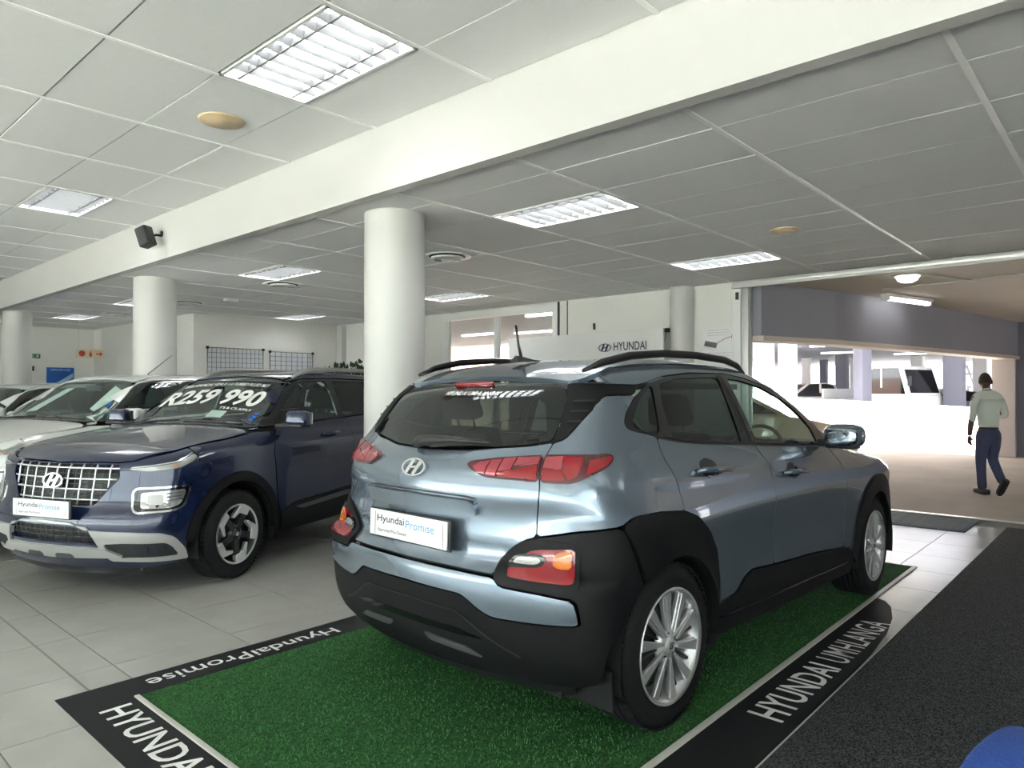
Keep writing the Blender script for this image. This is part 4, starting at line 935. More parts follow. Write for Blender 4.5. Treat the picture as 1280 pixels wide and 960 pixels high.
lens([(.599, 1.108), (.665, 1.113), (.660, 1.068), (.597, 1.070)], M['redl']); lens([(.597, 1.067), (.660, 1.065), (.672, 1.030), (.600, 1.030)], M['red'], .0132); lens([(.668, 1.113), (.735, 1.114), (.712, 1.046), (.684, 1.030), (.664, 1.060)], M['red'], .0128)
lens([(.752, 1.100), (.838, 1.112), (.848, 1.102), (.816, 1.078), (.738, 1.050)], M['red'], .014)
# quarter panels, roof, spoiler
kp('quarter_panel', [(.582, .817), (.583, .889), (.592, .967), (.592, 1.019), (.585, 1.07), (.592, 1.118), (.601, 1.142), (.612, 1.166), (.66, 1.180), (.735, 1.251), (.847, 1.326), (.912, 1.350), (1.166, 1.352), (1.056, 1.281), (1.009, 1.241), (1.012, 1.221), (1.06, 1.205), (1.203, 1.178), (1.194, 1.091), (1.217, .999), (1.226, .897), (1.215, .876), (1.035, .893), (.901, .891), (.849, .86), (.708, .846)], PK, mirror=True, h=.035)
kp('roof', [(1.42, 0), (1.38, .35), (1.31, .53), (1.0, .565), (.4, .575), (.02, .56), (.02, 0)], PK, mode='t', sym=True, h=.07)
kp('roof_side', [(1.03, 1.400), (1.20, 1.396), (1.311, 1.410), (1.465, 1.440), (1.715, 1.460), (2.10, 1.464), (2.30, 1.442), (2.49, 1.407), (2.70, 1.347), (2.86, 1.277), (2.99, 1.197), (3.07, 1.117), (3.105, 1.05)] + [E_(x, y) for x, y in ((2.22, .70), (2.1, .69), (1.9, .655), (1.6, .60), (1.40, .555), (1.31, .535), (1.0, .57), (.4, .58), (.02, .565), (-.1, .56))], PK, mirror=True, h=.045, sm=1)
def spF(P):
    x, y, z = P[..., 0], np.abs(P[..., 1]), P[..., 2]
    zr = 1.42 + (x + .22) * .40; return z - np.where(x < .06, np.minimum(tab(x, [(-.5, 1.34), (-.22, 1.43), (-.05, 1.482), (.1, 1.512), (.3, 1.533)]), 9), 1.512) + .06 * y * y
kp('spoiler', [(.018, 0), (.018, .558), (-.10, .575), (-.20, .56), (-.235, .525), (-.215, .35), (-.20, 0)], PK, mode='t', sym=True, h=.05, F=spF, off=.003, th=.022)
kp('windshield', [(1.43, 0), (1.39, .35), (1.33, .50), (1.42, .54), (1.9, .64), (2.2, .685), (2.27, .60), (2.34, .35), (2.37, 0)], M['glass'], mode='t', sym=True, off=-.004, th=.004, h=.09)
kp('hood', [(2.36, 0), (2.33, .35), (2.26, .62), (2.30, .70), (2.7, .69), (3.05, .62), (3.2, .5), (3.28, .3), (3.31, 0)], PK, mode='t', sym=True, h=.08)
# doors and cladding
kp('rear_door', [(1.206, 1.175), (1.196, 1.091), (1.22, .999), (1.228, .90), (1.218, .878), (1.304, .845), (1.408, .767), (1.474, .68), (1.507, .552), (1.515, .43), (1.705, .444), (1.781, .499), (1.864, .519), (2.124, .497), (2.122, .60), (2.118, .843), (2.134, 1.004), (2.073, 1.094), (1.689, 1.120), (1.406, 1.142)], PK, mirror=True, h=.04)
kp('front_door', [(2.077, 1.094), (2.138, 1.004), (2.122, .843), (2.126, .60), (2.128, .497), (2.6, .47), (2.849, .449), (3.12, .42), (3.135, .60), (3.15, .85), (3.10, 1.03), (3.041, 1.036), (2.827, 1.048), (2.382, 1.073)], PK, mirror=True, h=.045)
kp('sill_cladding', [(1.515, .43), (1.705, .440), (1.781, .495), (1.864, .515), (2.124, .493), (2.6, .466), (2.849, .445), (3.20, .41), (3.30, .34), (3.30, .24), (2.4, .25), (1.515, .28)], M['clad'], mirror=True, off=.008, h=.05)
kp('sill_trim', [(1.53, .372), (2.2, .352), (2.9, .330), (3.2, .325), (3.2, .316), (2.2, .340), (1.53, .360)], M['gloss'], mirror=True, off=.012, h=.06, gap=0)
kp('arch_flare', [(.849, .86), (.901, .891), (1.035, .893), (1.215, .876), (1.304, .845), (1.408, .767), (1.474, .68), (1.507, .552), (1.515, .43), (1.522, .345)] + arc(X(0), .334, .366, 2, 126) + [(.878, .80)], M['clad'], mirror=True, off=.012, th=.03, h=.04)
kp('bumper_cover', [(0, .580), (.327, .574), (.42, .518), (.466, .503), (.60, .507), (.718, .519), (.716, .56), (.706, .617), (.60, .627), (.497, .632), (.474, .66), (.463, .716), (.50, .765), (.54, .797), (.582, .812), (.708, .842), (.849, .856), (.874, .80)] + arc(X(0), .334, .37, 128, 178, 6) + [(.775, .30), (.70, .275), (.45, .265), (0, .262)], M['clad'], sym=True, off=.004, th=.03, h=.04)
kp('bumper_band', [(0, .663), (.2, .662), (.468, .657), (.49, .628), (.60, .622), (.70, .612), (.711, .56), (.714, .523), (.60, .511), (.466, .507), (.42, .522), (.327, .578), (0, .584)], PK, sym=True, off=.006, th=.02, h=.035)
kp('bumper_groove', [(0, .443), (.28, .440), (.36, .425), (.43, .414), (.32, .410), (0, .416)], M['gloss'], sym=True, off=.010, h=.04)
kp('skid_trim', [(.10, .385), (.34, .371), (.41, .335), (.30, .341), (.13, .352)], M['silverd'], mirror=True, off=.010, th=.02, h=.04)
kp('bumper_crease', [(0, .517), (.29, .508), (.335, .487), (.42, .440), (.55, .372), (.54, .368), (.41, .436), (.33, .482), (.285, .503), (0, .512)], M['black'], sym=True, off=.007, h=.05, gap=0)
kp('lower_valance', [(0, .27), (.45, .27), (.70, .28), (.70, .20), (.4, .19), (0, .19)], M['black'], sym=True, off=-.02, h=.08)
# rear fog and indicator cluster
kp('fog_surround', [(.468, .657), (.458, .716), (.497, .767), (.54, .801), (.591, .814), (.714, .801), (.724, .785), (.718, .655), (.701, .640), (.6, .638), (.49, .634)], M['clad'], mirror=True, off=.014, th=.03, h=.03, sm=2)
for o in kp('fog_lamp', [(.508, .673), (.503, .686), (.56, .768), (.60, .778), (.710, .787), (.708, .672), (.695, .660), (.60, .659), (.515, .662)], M['red'], mirror=True, off=.019, h=.03): pass
kp('reverse_lamp_bezel', [(.492, .692), (.505, .730), (.522, .755), (.60, .762), (.622, .748), (.622, .722), (.60, .695), (.50, .686)], M['gloss'], mirror=True, off=.024, h=.03, sm=2)
kp('reverse_lamp', [(.512, .702), (.522, .734), (.54, .744), (.596, .746), (.610, .732), (.60, .710), (.58, .702)], M['clear'], mirror=True, off=.028, h=.03)
kp('indicator_lens', [(.640, .712), (.646, .758), (.660, .775), (.702, .780), (.700, .702), (.660, .698)], M['amber'], mirror=True, off=.024, h=.03)
# fenders and front face
hoodedge = [E_(x, .70) for x in (2.28, 2.5, 2.7)] + [E_(3.05, .63), E_(3.2, .52)]
kp('front_fender', [(3.105, 1.04), (3.155, .85), (3.14, .60), (3.125, .42), (3.24, .36)] + arc(X(2.6), .34, .475, 172, 40, 14) + [(4.30, .74), (4.42, .80)] + hoodedge[::-1], PK, mirror=True, h=.05)
kp('arch_flare', arc(X(2.6), .34, .480, 178, 20, 16) + [(4.22, .36), (4.15, .28)] + arc(X(2.6), .334, .366, 6, 190, 16), M['clad'], mirror=True, off=.012, th=.03, h=.04)
KC = dict(K, centre=0)
FC = 5.10 + .0
def kf(name, P, m, **k):
    """front face panel, drawn as distance from the middle of the nose"""
    return panel(K, name, [(5.10 - a, z) for a, z in P] , m, kc, **k)
kf('front_bumper', [(0, .78), (.5, .78), (.72, .74), (.80, .60), (.90, .30), (.5, .22), (0, .22)], M['clad'], mirror=True, off=.002, h=.07); kf('grille', [(0, .66), (.40, .66), (.46, .58), (.30, .44), (0, .42)], M['gloss'], mirror=True, off=.010, h=.07)
kf('front_panel', [(0, .90), (.45, .88), (.66, .82), (.62, .785), (.5, .785), (0, .785)], PK, mirror=True, h=.06); kf('head_lamp', [(.42, .80), (.64, .80), (.66, .76), (.46, .76)], M['clear'], mirror=True, off=.01, h=.05)
# details
P_, N_ = at_surf(K, 0, 1.043)
Te = frame_T(Vector(P_) + Vector(N_) * .004, (0, -1, 0), Vector((0, 0, 1)))
emblem('emblem', .155, .080, M['chrome'], frame_T(Vector(P_) + Vector(N_) * .004, (0, -1, 0), Vector((N_[2], 0, -N_[0]))), kc, .008)
plate(kc, (-.672, -.002, .790), (-1, 0, .03))
decal(K, 'window_lettering', 'HYUNDAI UMHLANGA', M['print'], kc, .125, -.205, 1.348, 1.366, boldness=.02, shear=.2)
for x0, z0, nm in ((.25, 1.028, 'r'), (1.12, .950, 'f')):
    for sg in (1, -1):
        P1, N1 = at_surf(K, sg * X(x0 + .12), z0 - .01)
        hd = MB().tube([(x0, P1[1] + sg * .002, z0 - .006), (x0 + .015, P1[1] + sg * .036, z0), (x0 + .13, P1[1] + sg * .042, z0 - .006), (x0 + .25, P1[1] + sg * .036, z0 - .012), (x0 + .27, P1[1] + sg * .0, z0 - .016)], [.010, .014, .016, .015, .012], 10).build('door_handle', PK, kc)
        n_ = len(hd.data.vertices)
    kp('handle_cup_shade', [(X(x0 + .05), z0 + .028), (X(x0 + .13), z0 + .045), (X(x0 + .20), z0 + .022), (X(x0 + .20), z0 - .03), (X(x0 + .13), z0 - .052), (X(x0 + .05), z0 - .03)], M['gloss'], mirror=True, off=.001, th=.002, h=.03, sm=2)  # flat dark panel stands for the shade in the handle cup
for sg in (1, -1):
    mr = MB(); mr.add(*ell_geo((1.765, sg * .955, 1.112), (.080, .108, .070), sq=.65), True); mo = mr.build('door_mirror', PK, kc)
    MB().add(*ell_geo((1.706, sg * .955, 1.112), (.020, .090, .054), sq=.6), True).build('mirror_glass', M['mirror'], mo); MB().tube([(1.80, sg * .80, 1.06), (1.78, sg * .90, 1.075)], .026, 8).build('mirror_arm', M['black'], mo)
    MB().box((1.76, sg * .945, 1.054), (.10, .17, .03)).build('mirror_base', M['black'], mo, .012, 3)
    pts = [(-.17, .545, 1.455), (-.05, .56, 1.495), (.14, .572, 1.530), (.41, .58, 1.550), (.72, .578, 1.553), (1.06, .565, 1.540), (1.22, .555, 1.515), (1.33, .545, 1.475)]
    MB().tube([(x, sg * y, z) for x, y, z in pts], [.008, .017, .019, .019, .019, .019, .017, .008], 10).build('roof_rail', M['gloss'] if sg > 0 else M['black'], kc)
an = MB(); an.add([(-.02, -.03, 1.512), (.16, -.02, 1.520), (.16, .02, 1.520), (-.02, .03, 1.512), (.0, -.008, 1.545), (.05, -.006, 1.540), (.05, .006, 1.540), (.0, .008, 1.545)], [(0, 1, 5, 4), (1, 2, 6, 5), (2, 3, 7, 6), (3, 0, 4, 7), (4, 5, 6, 7)]); ao = an.build('antenna_base', M['black'], kc)
MB().tube([(.035, 0, 1.535), (.015, 0, 1.60), (-.005, 0, 1.695)], [.009, .0065, .006], 8).build('antenna_rod', M['black'], ao)
wi = MB().add(*(lambda: ([], []))()) if False else MB()
W0, Wn = at_surf(K, .03, 1.145); W1, _ = at_surf(K, -.33, 1.158); W0 = Vector(W0); W1 = Vector(W1)
wi.tube([W0 + Vector((-.03, .05, -.005)), W0 + Vector((-.045, 0, .010)), (W0 + W1) / 2 + Vector((-.04, 0, .012)), W1 + Vector((-.02, 0, 0))], [.022, .026, .018, .006], 10).build('rear_wiper', M['black'], kc)
# underbody, liners, interior
MB().lo_hi((-.45, -.66, .20), (3.2, .66, .42)).build('underbody', M['black'], kc); MB().lo_hi((.45, -.82, .26), (2.1, .82, .40)).build('underbody', M['black'], kc)
for x in (0, 2.6):
    for sg in (1, -1): arch_liner(kc, x, sg * .875, .334, .375, .34)
MB().lo_hi((-.50, -.60, .42), (-.02, .60, .90)).build('boot_floor', M['trim'], kc); MB().lo_hi((-.38, -.55, .98), (.05, .55, 1.0)).build('parcel_shelf', M['trim'], kc)
MB().lo_hi((.40, -.78, .40), (2.1, .78, .44)).build('cabin_floor', M['trim'], kc)
for sg in (1, -1): MB().lo_hi((.30, sg * .74, .44), (2.1, sg * .79, 1.02)).build('door_trim', M['trim'], kc)
MB().lo_hi((2.0, -.72, .60), (2.35, .72, 1.02)).build('dashboard', M['trim'], kc, .05, 3)
MB().lo_hi((2.30, -.60, .42), (3.2, .60, .84)).build('engine_block', M['black'], kc)
MB().lo_hi((-.1, -.52, 1.38), (1.3, .52, 1.41)).build('headliner', M['trimg'], kc)
for y in (-.36, .36): seat(kc, 1.25, y, .48); seat(kc, .38, y, .52)
MB().lathe([(.175, -.012), (.187, 0), (.175, .012), (.163, 0)], 32, TR(1.90, -.36, .98) @ Matrix.Rotation(-1.2, 4, 'Y'), close=True).build('steering_wheel', M['trim'], kc, fix=False)
for x in (0, 2.6):
    for sg in (1, -1): wheel(kc, x, sg * .862, .334, .334, .225, .228, 'K', steer=(.03 if x > 1 else 0))
MB().add([(-.40, -.66, .19), (-.40, -.86, .19), (-.41, -.86, .34), (-.41, -.66, .34)], [(0, 1, 2, 3)]).build('mud_flap', M['black'], kc, fix=False)
bpy.data.objects['mud_flap'].modifiers.new('t', 'SOLIDIFY').thickness = .008
# ---------------------------------------------------------------- small sport-utility cars (dark blue, and the row behind it)
V = dict(VENUE, centre=5.15)
def front_car(root, pm, full=True, price=None):
    """box-shaped small sport-utility car; x forward from the front axle"""
    hh = 1 if full else 1.7
    def vp(name, P, m, **k):
        k['h'] = k.get('h', .045) * hh; return panel(V, name, P, m, root, **k)
    E = lambda x, y: edge_az(V, x, y)
    X = lambda x: x + 3.8
    DL = [(3.405, 1.092), (3.30, 1.175), (2.93, 1.400), (2.80, 1.462), (2.66, 1.487), (2.23, 1.497), (1.60, 1.490), (1.15, 1.462), (1.0, 1.40), (1.0, 1.185), (1.9, 1.150), (2.7, 1.118)]
    FW = [(3.290, 1.108), (3.056, 1.262), (2.80, 1.420), (2.70, 1.460), (2.36, 1.470), (2.345, 1.39), (2.355, 1.145), (2.695, 1.128)]
    RW = [(2.245, 1.470), (1.68, 1.467), (1.70, 1.175), (2.26, 1.158)]; QW = [(1.60, 1.460), (1.17, 1.435), (1.08, 1.380), (1.08, 1.20), (1.62, 1.178)]
    vp('window_frame', DL, M['gloss'], holes=[FW, RW, QW], mirror=True, off=-.001)
    vp('front_side_window', FW, M['glass'], mirror=True, off=-.006, gap=-.003, th=.003, h=.09); vp('rear_side_window', RW, M['glassd'], mirror=True, off=-.006, gap=-.003, th=.003, h=.09); vp('quarter_window', QW, M['glassd'], mirror=True, off=-.006, gap=-.003, th=.003, h=.09)
    vp('windshield', [(-.24, 0), (-.26, .45), (-.32, .64), (-.36, .705), (-.90, .522), (-.985, .475), (-1.01, .3), (-1.02, 0)], M['glass'], mode='t', sym=True, off=-.004, th=.004, h=.08)
    vp('glass_border', [(-.24, 0), (-.26, .45), (-.32, .64), (-.36, .705), (-.385, .690), (-.34, .60), (-.285, .42), (-.27, 0)], M['black'], mode='t', sym=True, off=-.001, th=.002, h=.08, gap=0)
    fr = [(-.26, .72), (-.36, .735), (-.60, .655), (-.90, .548), (-.99, .51), (-1.2, .50), (-1.6, .505), (-2.3, .505), (-2.8, .49), (-2.95, .46)]
    vp('roof', [(-1.03, 0), (-1.02, .3), (-.995, .485), (-1.2, .49), (-1.6, .495), (-2.3, .495), (-2.8, .48), (-2.93, .44), (-2.98, 0)], pm, mode='t', sym=True, h=.09)
    vp('pillar_frame', [(3.42, 1.085), (3.30, 1.182), (2.93, 1.407), (2.80, 1.468), (2.66, 1.493), (2.23, 1.503), (1.60, 1.496), (1.15, 1.468), (.99, 1.40), (.99, 1.13), (.84, 1.13), (.90, 1.40)] + [E(x, y) for x, y in fr[::-1]], pm, mirror=True, h=.05)
    vp('hood', [(.735, 0), (.715, .25), (.68, .45), (.64, .56), (.45, .715), (.28, .735), (.04, .775), (-.20, .765), (-.235, .70), (-.235, .5), (-.215, .3), (-.21, 0)], pm, mode='t', sym=True, h=.045)
    vp('cowl', [(-.213, 0), (-.218, .3), (-.238, .5), (-.238, .68), (-.275, .60), (-.25, .4), (-.235, 0)], M['black'], mode='t', sym=True, off=-.004, h=.08, gap=0)
    hz = [E(x, y) for x, y in ((-.24, .772), (-.20, .782), (.04, .79), (.28, .75), (.45, .73), (.60, .615))]
    A = lambda r, a, b, n=14: arc(X(0), .325, r, a, b, n)
    G = [(5.15, .897), (4.90, .896), (4.665, .884), (4.652, .80), (4.80, .622), (5.15, .612)]
    vp('fender', [(3.352, 1.058), (3.42, .896), (3.385, .695), (3.362, .50)] + A(.462, 155, 42, 12)[0:] + [(4.172, .925), (4.185, .984)] + hz[:-2][::-1], pm, mirror=True, h=.05)
    grille_h = [(5.15, .880), (4.90, .884), (4.665, .880), (4.652, .80), (4.80, .622), (5.15, .612)]
    def symc(P): return P + [(10.3 - a, z) for a, z in reversed(P) if a < 5.1499]
    fogP = [(4.70, .375), (4.583, .383), (4.38, .377), (4.348, .353), (4.301, .282), (4.673, .282)]
    intake = [(5.15, .488), (4.80, .475), (4.75, .40), (4.757, .378), (5.15, .374)]
    vp('front_bumper', [(5.15, .889), (4.90, .895), (4.70, .894), (4.58, .906), (4.508, .924), (4.30, .963), (4.19, .983), (4.175, .925)] + A(.462, 46, 12, 6) + [(4.25, .32), (4.22, .235), (4.5, .20), (5.15, .19)], pm, sym=True, holes=[symc(grille_h), symc(intake)], h=.045, th=.03)
    vp('grille_back', [(5.15, .91), (4.60, .90), (4.58, .79), (4.75, .60), (5.15, .59)], M['black'], sym=True, off=-.045, h=.08)
    vp('intake_back', [(5.15, .50), (4.74, .50), (4.70, .36), (5.15, .36)], M['black'], sym=True, off=-.04, h=.08)
    # grille lattice of bright bars
    def sline(pts, r, nm, m, off=0, n=6):
        Q = surf(V, pts, 'w'); N = grad(venue_F, Q); ok = ~np.isnan(Q[:, 0]); Q = (Q + N * off)[ok]
        return MB().tube([tuple(q) for q in Q], r, n).build(nm, m, root, fix=False)
    rows = (.862, .790, .722, .655)
    if full:
        for z in rows:
            lim = 4.665 if z > .8 else 4.665 + (.80 - z) * .80
            sline([(a, z + .0) for a in np.linspace(lim, 10.3 - lim, 24)], .0062, 'grille_bar', M['alloy'], -.006)
        for z in (.826, .757, .688, .632): sline([(a, z) for a in np.linspace(4.68 + max(0, .80 - z) * .8, 10.3 - 4.68 - max(0, .80 - z) * .8, 24)], .003, 'grille_wire', M['disc'], -.012, 4)
        for k in range(-4, 5):
            a = 5.15 + k * .107; zt_ = .888; zb = .622 if abs(k) <= 3 else .735
            sline([(a + s_ * np.sign(k) * 0, z) for z, s_ in zip(np.linspace(zt_, zb, 8), [0] * 8)], .0062, 'grille_bar', M['alloy'], -.005)
            if k < 4: sline([(a + .053, z) for z in np.linspace(zt_, .625, 6)], .003, 'grille_wire', M['disc'], -.012, 4)
        for k in range(-6, 7): sline([(5.15 + k * .055, z) for z in (.48, .43, .38)], .003, 'grille_wire', M['disc'], -.012, 4)
        for z in (.45, .415): sline([(a, z) for a in np.linspace(4.78, 5.52, 14)], .003, 'grille_wire', M['disc'], -.012, 4)
    else:
        for z in rows + (.826, .757, .688): sline([(a, z) for a in np.linspace(4.67 + max(0, .80 - z) * .8, 10.3 - 4.67 - max(0, .80 - z) * .8, 14)], .005, 'grille_bar', M['disc'], -.008, 4)
        for k in range(-6, 7): sline([(5.15 + k * .07, z) for z in (.885, .75, .63)], .005, 'grille_bar', M['disc'], -.008, 4)
    gm = M['silverp'] if full else M['silverd']
    vp('bumper_guard', [(5.15, .522), (4.92, .512), (4.82, .468), (4.70, .462), (4.552, .458), (4.40, .445), (4.33, .412), (4.262, .320), (4.235, .245), (4.517, .252), (4.693, .255), (4.722, .30), (4.752, .392), (4.80, .482), (4.92, .495), (5.15, .498)], gm, sym=True, holes=[fogP, [(10.3 - a, z) for a, z in fogP][::-1]], off=.012, th=.03, h=.035)
    vp('fog_recess', [(4.70, .375), (4.583, .383), (4.38, .377), (4.348, .353), (4.301, .282), (4.673, .282)], M['trim'], mirror=True, off=.001, th=.003, h=.05, gap=-.003)
    vp('skid_plate', [(5.15, .355), (4.82, .352), (4.70, .345), (4.60, .290), (4.70, .283), (5.15, .270)], gm, sym=True, off=.02, th=.03, h=.04)
    vp('skid_pad', [(5.08, .310), (4.95, .310), (4.93, .275), (5.10, .275)], M['silverd'], mirror=True, off=.024, th=.01, h=.05)
    vp('lower_lip', [(5.15, .265), (4.6, .28), (4.3, .225), (4.26, .17), (4.6, .15), (5.15, .14)], M['black'], sym=True, off=-.004, h=.07)
    # lamps
    LP = [(4.559, .606), (4.561, .713), (4.534, .737), (4.244, .747), (4.221, .723), (4.263, .615), (4.317, .578), (4.532, .57)]
    vp('lamp_housing', LP, M['chrome'], mirror=True, off=.006, h=.03, holes=[shrink(LP, .013)], gap=0)
    vp('lamp_back', shrink(LP, .012), M['gloss'], mirror=True, off=.001, h=.05, gap=0, th=.003)
    vp('lamp_reflector', [(4.508, .60), (4.51, .705), (4.27, .722), (4.262, .70), (4.295, .62), (4.35, .598)], M['clear'], mirror=True, off=.004, th=.004, h=.03)
    vp('lamp_lens', [(4.47, .625), (4.47, .69), (4.385, .695), (4.385, .62)], M['silverp'], mirror=True, off=.010, th=.006, h=.02)
    for q in range(3 if full else 0): vp('lamp_rib', [(4.37, .645 + q * .022), (4.28, .655 + q * .022), (4.28, .662 + q * .022), (4.37, .652 + q * .022)], M['disc'], mirror=True, off=.011, th=.005, h=.03, gap=0, sm=0)
    vp('running_lamp', [(4.60, .862), (4.45, .872), (4.31, .895), (4.20, .945), (4.18, .930), (4.21, .898), (4.30, .858), (4.46, .842), (4.58, .850)], M['clear'], mirror=True, off=.006, h=.03)
    vp('chrome_strip', [(4.58, .868), (4.45, .880), (4.31, .903), (4.20, .952), (4.205, .946), (4.31, .896), (4.45, .873), (4.58, .862)], M['chrome'], mirror=True, off=.009, h=.05, gap=0, th=.008)
    vp('marker_lens', [(4.335, .878), (4.315, .886), (4.31, .868), (4.33, .862)], M['amber'], mirror=True, off=.010, h=.03)
    # flares, doors, cladding
    vp('arch_flare', A(.460, 184, 4, 18) + A(.392, 4, 184, 18), M['clad'], mirror=True, off=.010, th=.03, h=.05)
    vp('arch_flare', arc(X(-2.5), .325, .460, 184, -4, 18) + arc(X(-2.5), .325, .392, -4, 184, 18), M['clad'], mirror=True, off=.010, th=.03, h=.06)
    vp('front_door', [(3.345, 1.058), (3.413, .896), (3.378, .695), (3.355, .50), (3.325, .41), (3.152, .465), (2.34, .50), (2.315, .60), (2.26, 1.038), (2.25, 1.13), (2.70, 1.112), (3.29, 1.084)], pm, mirror=True, h=.05)
    vp('rear_door', [(2.245, 1.13), (2.255, 1.038), (2.31, .60), (2.335, .50), (1.83, .49)] + arc(X(-2.5), .325, .462, 12, 62, 6) + [(1.50, .85), (1.60, 1.155)], pm, mirror=True, h=.07)
    vp('quarter_panel', [(1.595, 1.158), (1.495, .85)] + arc(X(-2.5), .325, .462, 64, 178, 10) + [(.60, .33), (.25, .33), (.20, .80), (.35, 1.12), (.84, 1.13), (.99, 1.13), (.99, 1.18)], pm, mirror=True, h=.08)
    vp('sill_cladding', [(3.32, .405), (3.152, .460), (2.34, .496), (1.83, .486), (1.80, .27), (3.30, .25)], M['clad'], mirror=True, off=.008, h=.07)
    vp('sill_trim', [(3.15, .43), (2.4, .47), (1.9, .465), (1.9, .425), (2.4, .425), (3.05, .40)], M['silverd'], mirror=True, off=.012, h=.08)
    vp('tail_panel', [(.60, .90), (.60, .33), (-0.0, .30), (-0.0, .90)][0:0] or [(.0, 1.10), (.34, 1.10), (.20, .80), (.25, .33), (.0, .33)], pm, sym=False, mirror=True, h=.1)
    vp('rear_window', [(.0, 1.14), (.45, 1.14), (.62, 1.30), (.55, 1.44), (0, 1.45)], M['glassd'], mirror=True, h=.1)
    for x0, z0 in ((-1.18, 1.008), (-2.02, 1.02)):
        for sg in (1, -1):
            P1, _ = at_surf(V, sg * X(x0), z0)
            MB().tube([(x0 - .12, P1[1], z0), (x0 - .10, P1[1] + sg * .034, z0 + .002), (x0 + .0, P1[1] + sg * .040, z0), (x0 + .10, P1[1] + sg * .034, z0 - .004), (x0 + .12, P1[1], z0 - .006)], [.010, .014, .016, .014, .010], 8).build('door_handle', pm, root)
    for sg in (1, -1):
        mo = MB().box((-.56, sg * .965, 1.155), (.12, .22, .125), None, .85).build('door_mirror', pm, root, .045, 4)
        MB().box((-.625, sg * .965, 1.155), (.012, .18, .095)).build('mirror_glass', M['chrome'], mo, .004); MB().box((-.55, sg * .955, 1.10), (.13, .20, .035)).build('mirror_base', M['black'], mo, .014, 3)
        MB().tube([(-.50, sg * .80, 1.085), (-.53, sg * .90, 1.11)], .024, 8).build('mirror_arm', M['black'], mo)
        if full:
            pts = [(-1.08, .50, 1.500), (-1.18, .505, 1.540), (-1.35, .508, 1.575), (-1.7, .51, 1.588), (-2.2, .51, 1.590), (-2.6, .50, 1.578), (-2.85, .49, 1.54)]
            MB().tube([(x, sg * y, z) for x, y, z in pts], [.010, .022, .025, .022, .020, .020, .010], 8).build('roof_rail', M['silverp'], root)
    # interior
    MB().lo_hi((-2.9, -.62, .18), (.62, .62, .45)).build('underbody', M['black'], root); MB().lo_hi((-2.0, -.80, .26), (-.46, .80, .40)).build('underbody', M['black'], root)
    for x in (0, -2.5):
        for sg in (1, -1): arch_liner(root, x, sg * .865, .325, .395, .32)
    MB().lo_hi((-.20, -.55, .45), (.55, .55, .85)).build('engine_block', M['black'], root); MB().lo_hi((-.62, -.70, .62), (-.28, .70, 1.04)).build('dashboard', M['trim'], root, .05, 3)
    for sg in (1, -1): MB().lo_hi((-2.3, sg * .74, .40), (-.45, sg * .78, 1.04)).build('door_trim', M['trim'], root)
    MB().lo_hi((-2.4, -.76, .38), (-.3, .76, .42)).build('cabin_floor', M['trim'], root); MB().lo_hi((-2.7, -.46, 1.49), (-1.15, .46, 1.51)).build('headliner', M['trimg'], root)
    for y in (-.36, .36): seat(root, -1.35, y, .50); seat(root, -2.25, y, .54)
    MB().lathe([(.170, -.012), (.182, 0), (.170, .012), (.158, 0)], 28, TR(-.78, -.36, .98) @ Matrix.Rotation(-1.2, 4, 'Y'), close=True).build('steering_wheel', M['trim'], root, fix=False)
    mi, mn = at_surf(V, 0, 0) if False else (None, None)
    MB().box((-.93, 0, 1.41), (.03, .20, .06)).build('rear_view_mirror', M['black'], root, .01, 2)
    for sg, y0 in ((1, .05), (-1, -.60)):
        Q = surf(V, [(-.275, y0 + .02), (-.30, y0 + .25), (-.345, y0 + .55)], 't'); N = grad(venue_F, Q)
        if not np.isnan(Q).any(): MB().tube([tuple(q + n_ * .012) for q, n_ in zip(Q, N)], .009, 6).build('wiper', M['black'], root)
    # nose badge
    P0, N0 = at_surf(V, 5.15, .772); n_ = Vector(N0); yv = Vector((0, 0, 1)); yv = (yv - n_ * yv.dot(n_)).normalized()
    Te = frame_T(Vector(P0) + n_ * .012, yv.cross(n_), yv)
    em = emblem('emblem', .185, .100, M['chrome'], Te, root, .008)
    MB().lathe([(0, 0), (1, 0), (.96, .004), (0, .004)], 32, Te @ TR(0, 0, -.004) @ Matrix.Diagonal((.088, .046, 1, 1))).build('badge_back', M['disc'], em)
    for x in (0, -2.5):
        for sg in (1, -1): wheel(root, x, sg * .852, .325, .325, .215, .215, 'V' if full else 'G', steer=.02 if x == 0 else 0)
    return vp
VX, VY, VA = az48(-2.828, 5.511, -1.922)
vc = empty('compact_suv', (VX, VY, 0), VA, label='dark blue compact sport-utility car with white price lettering on its windscreen', cat='car')
front_car(vc, M['paintV'])
plate(vc, (.868, 0, .597), (1, 0, 0))
def vdec(nm, body, m, x0, x1, y0, y1, **k):
    """windscreen lettering; runs from y0 to y1 across, baseline x0 to top x1 up the glass"""
    return decal(V, nm, body, m, vc, y0, y1, x0, x1, mode='t', off=.003, **k)
vdec('price_lettering', 'R259 990', M['print'], -.60, -.80, -.56, .50, boldness=.03, shear=.0)
vdec('window_lettering', '2020 HYUNDAI VENUE 1.0 TURBO FLUID M/T', M['print'], -.850, -.892, -.50, .43, boldness=.025)
vdec('window_lettering', "T'S & C'S APPLY", M['print'], -.548, -.575, .17, .50, boldness=.03)
def vsheet(nm, m, P, off=-.012, h=.08, **k): return panel(V, nm, P, m, vc, mode='t', off=off, th=.002, h=h, side=1, gap=0, sm=0, **k)
vsheet('dash_paper', M['white'], [(-.34, .40), (-.34, .53), (-.40, .53), (-.40, .40)], .002)
vsheet('inspection_paper', M['white'], [(-.46, .10), (-.46, .26), (-.54, .26), (-.54, .10)])
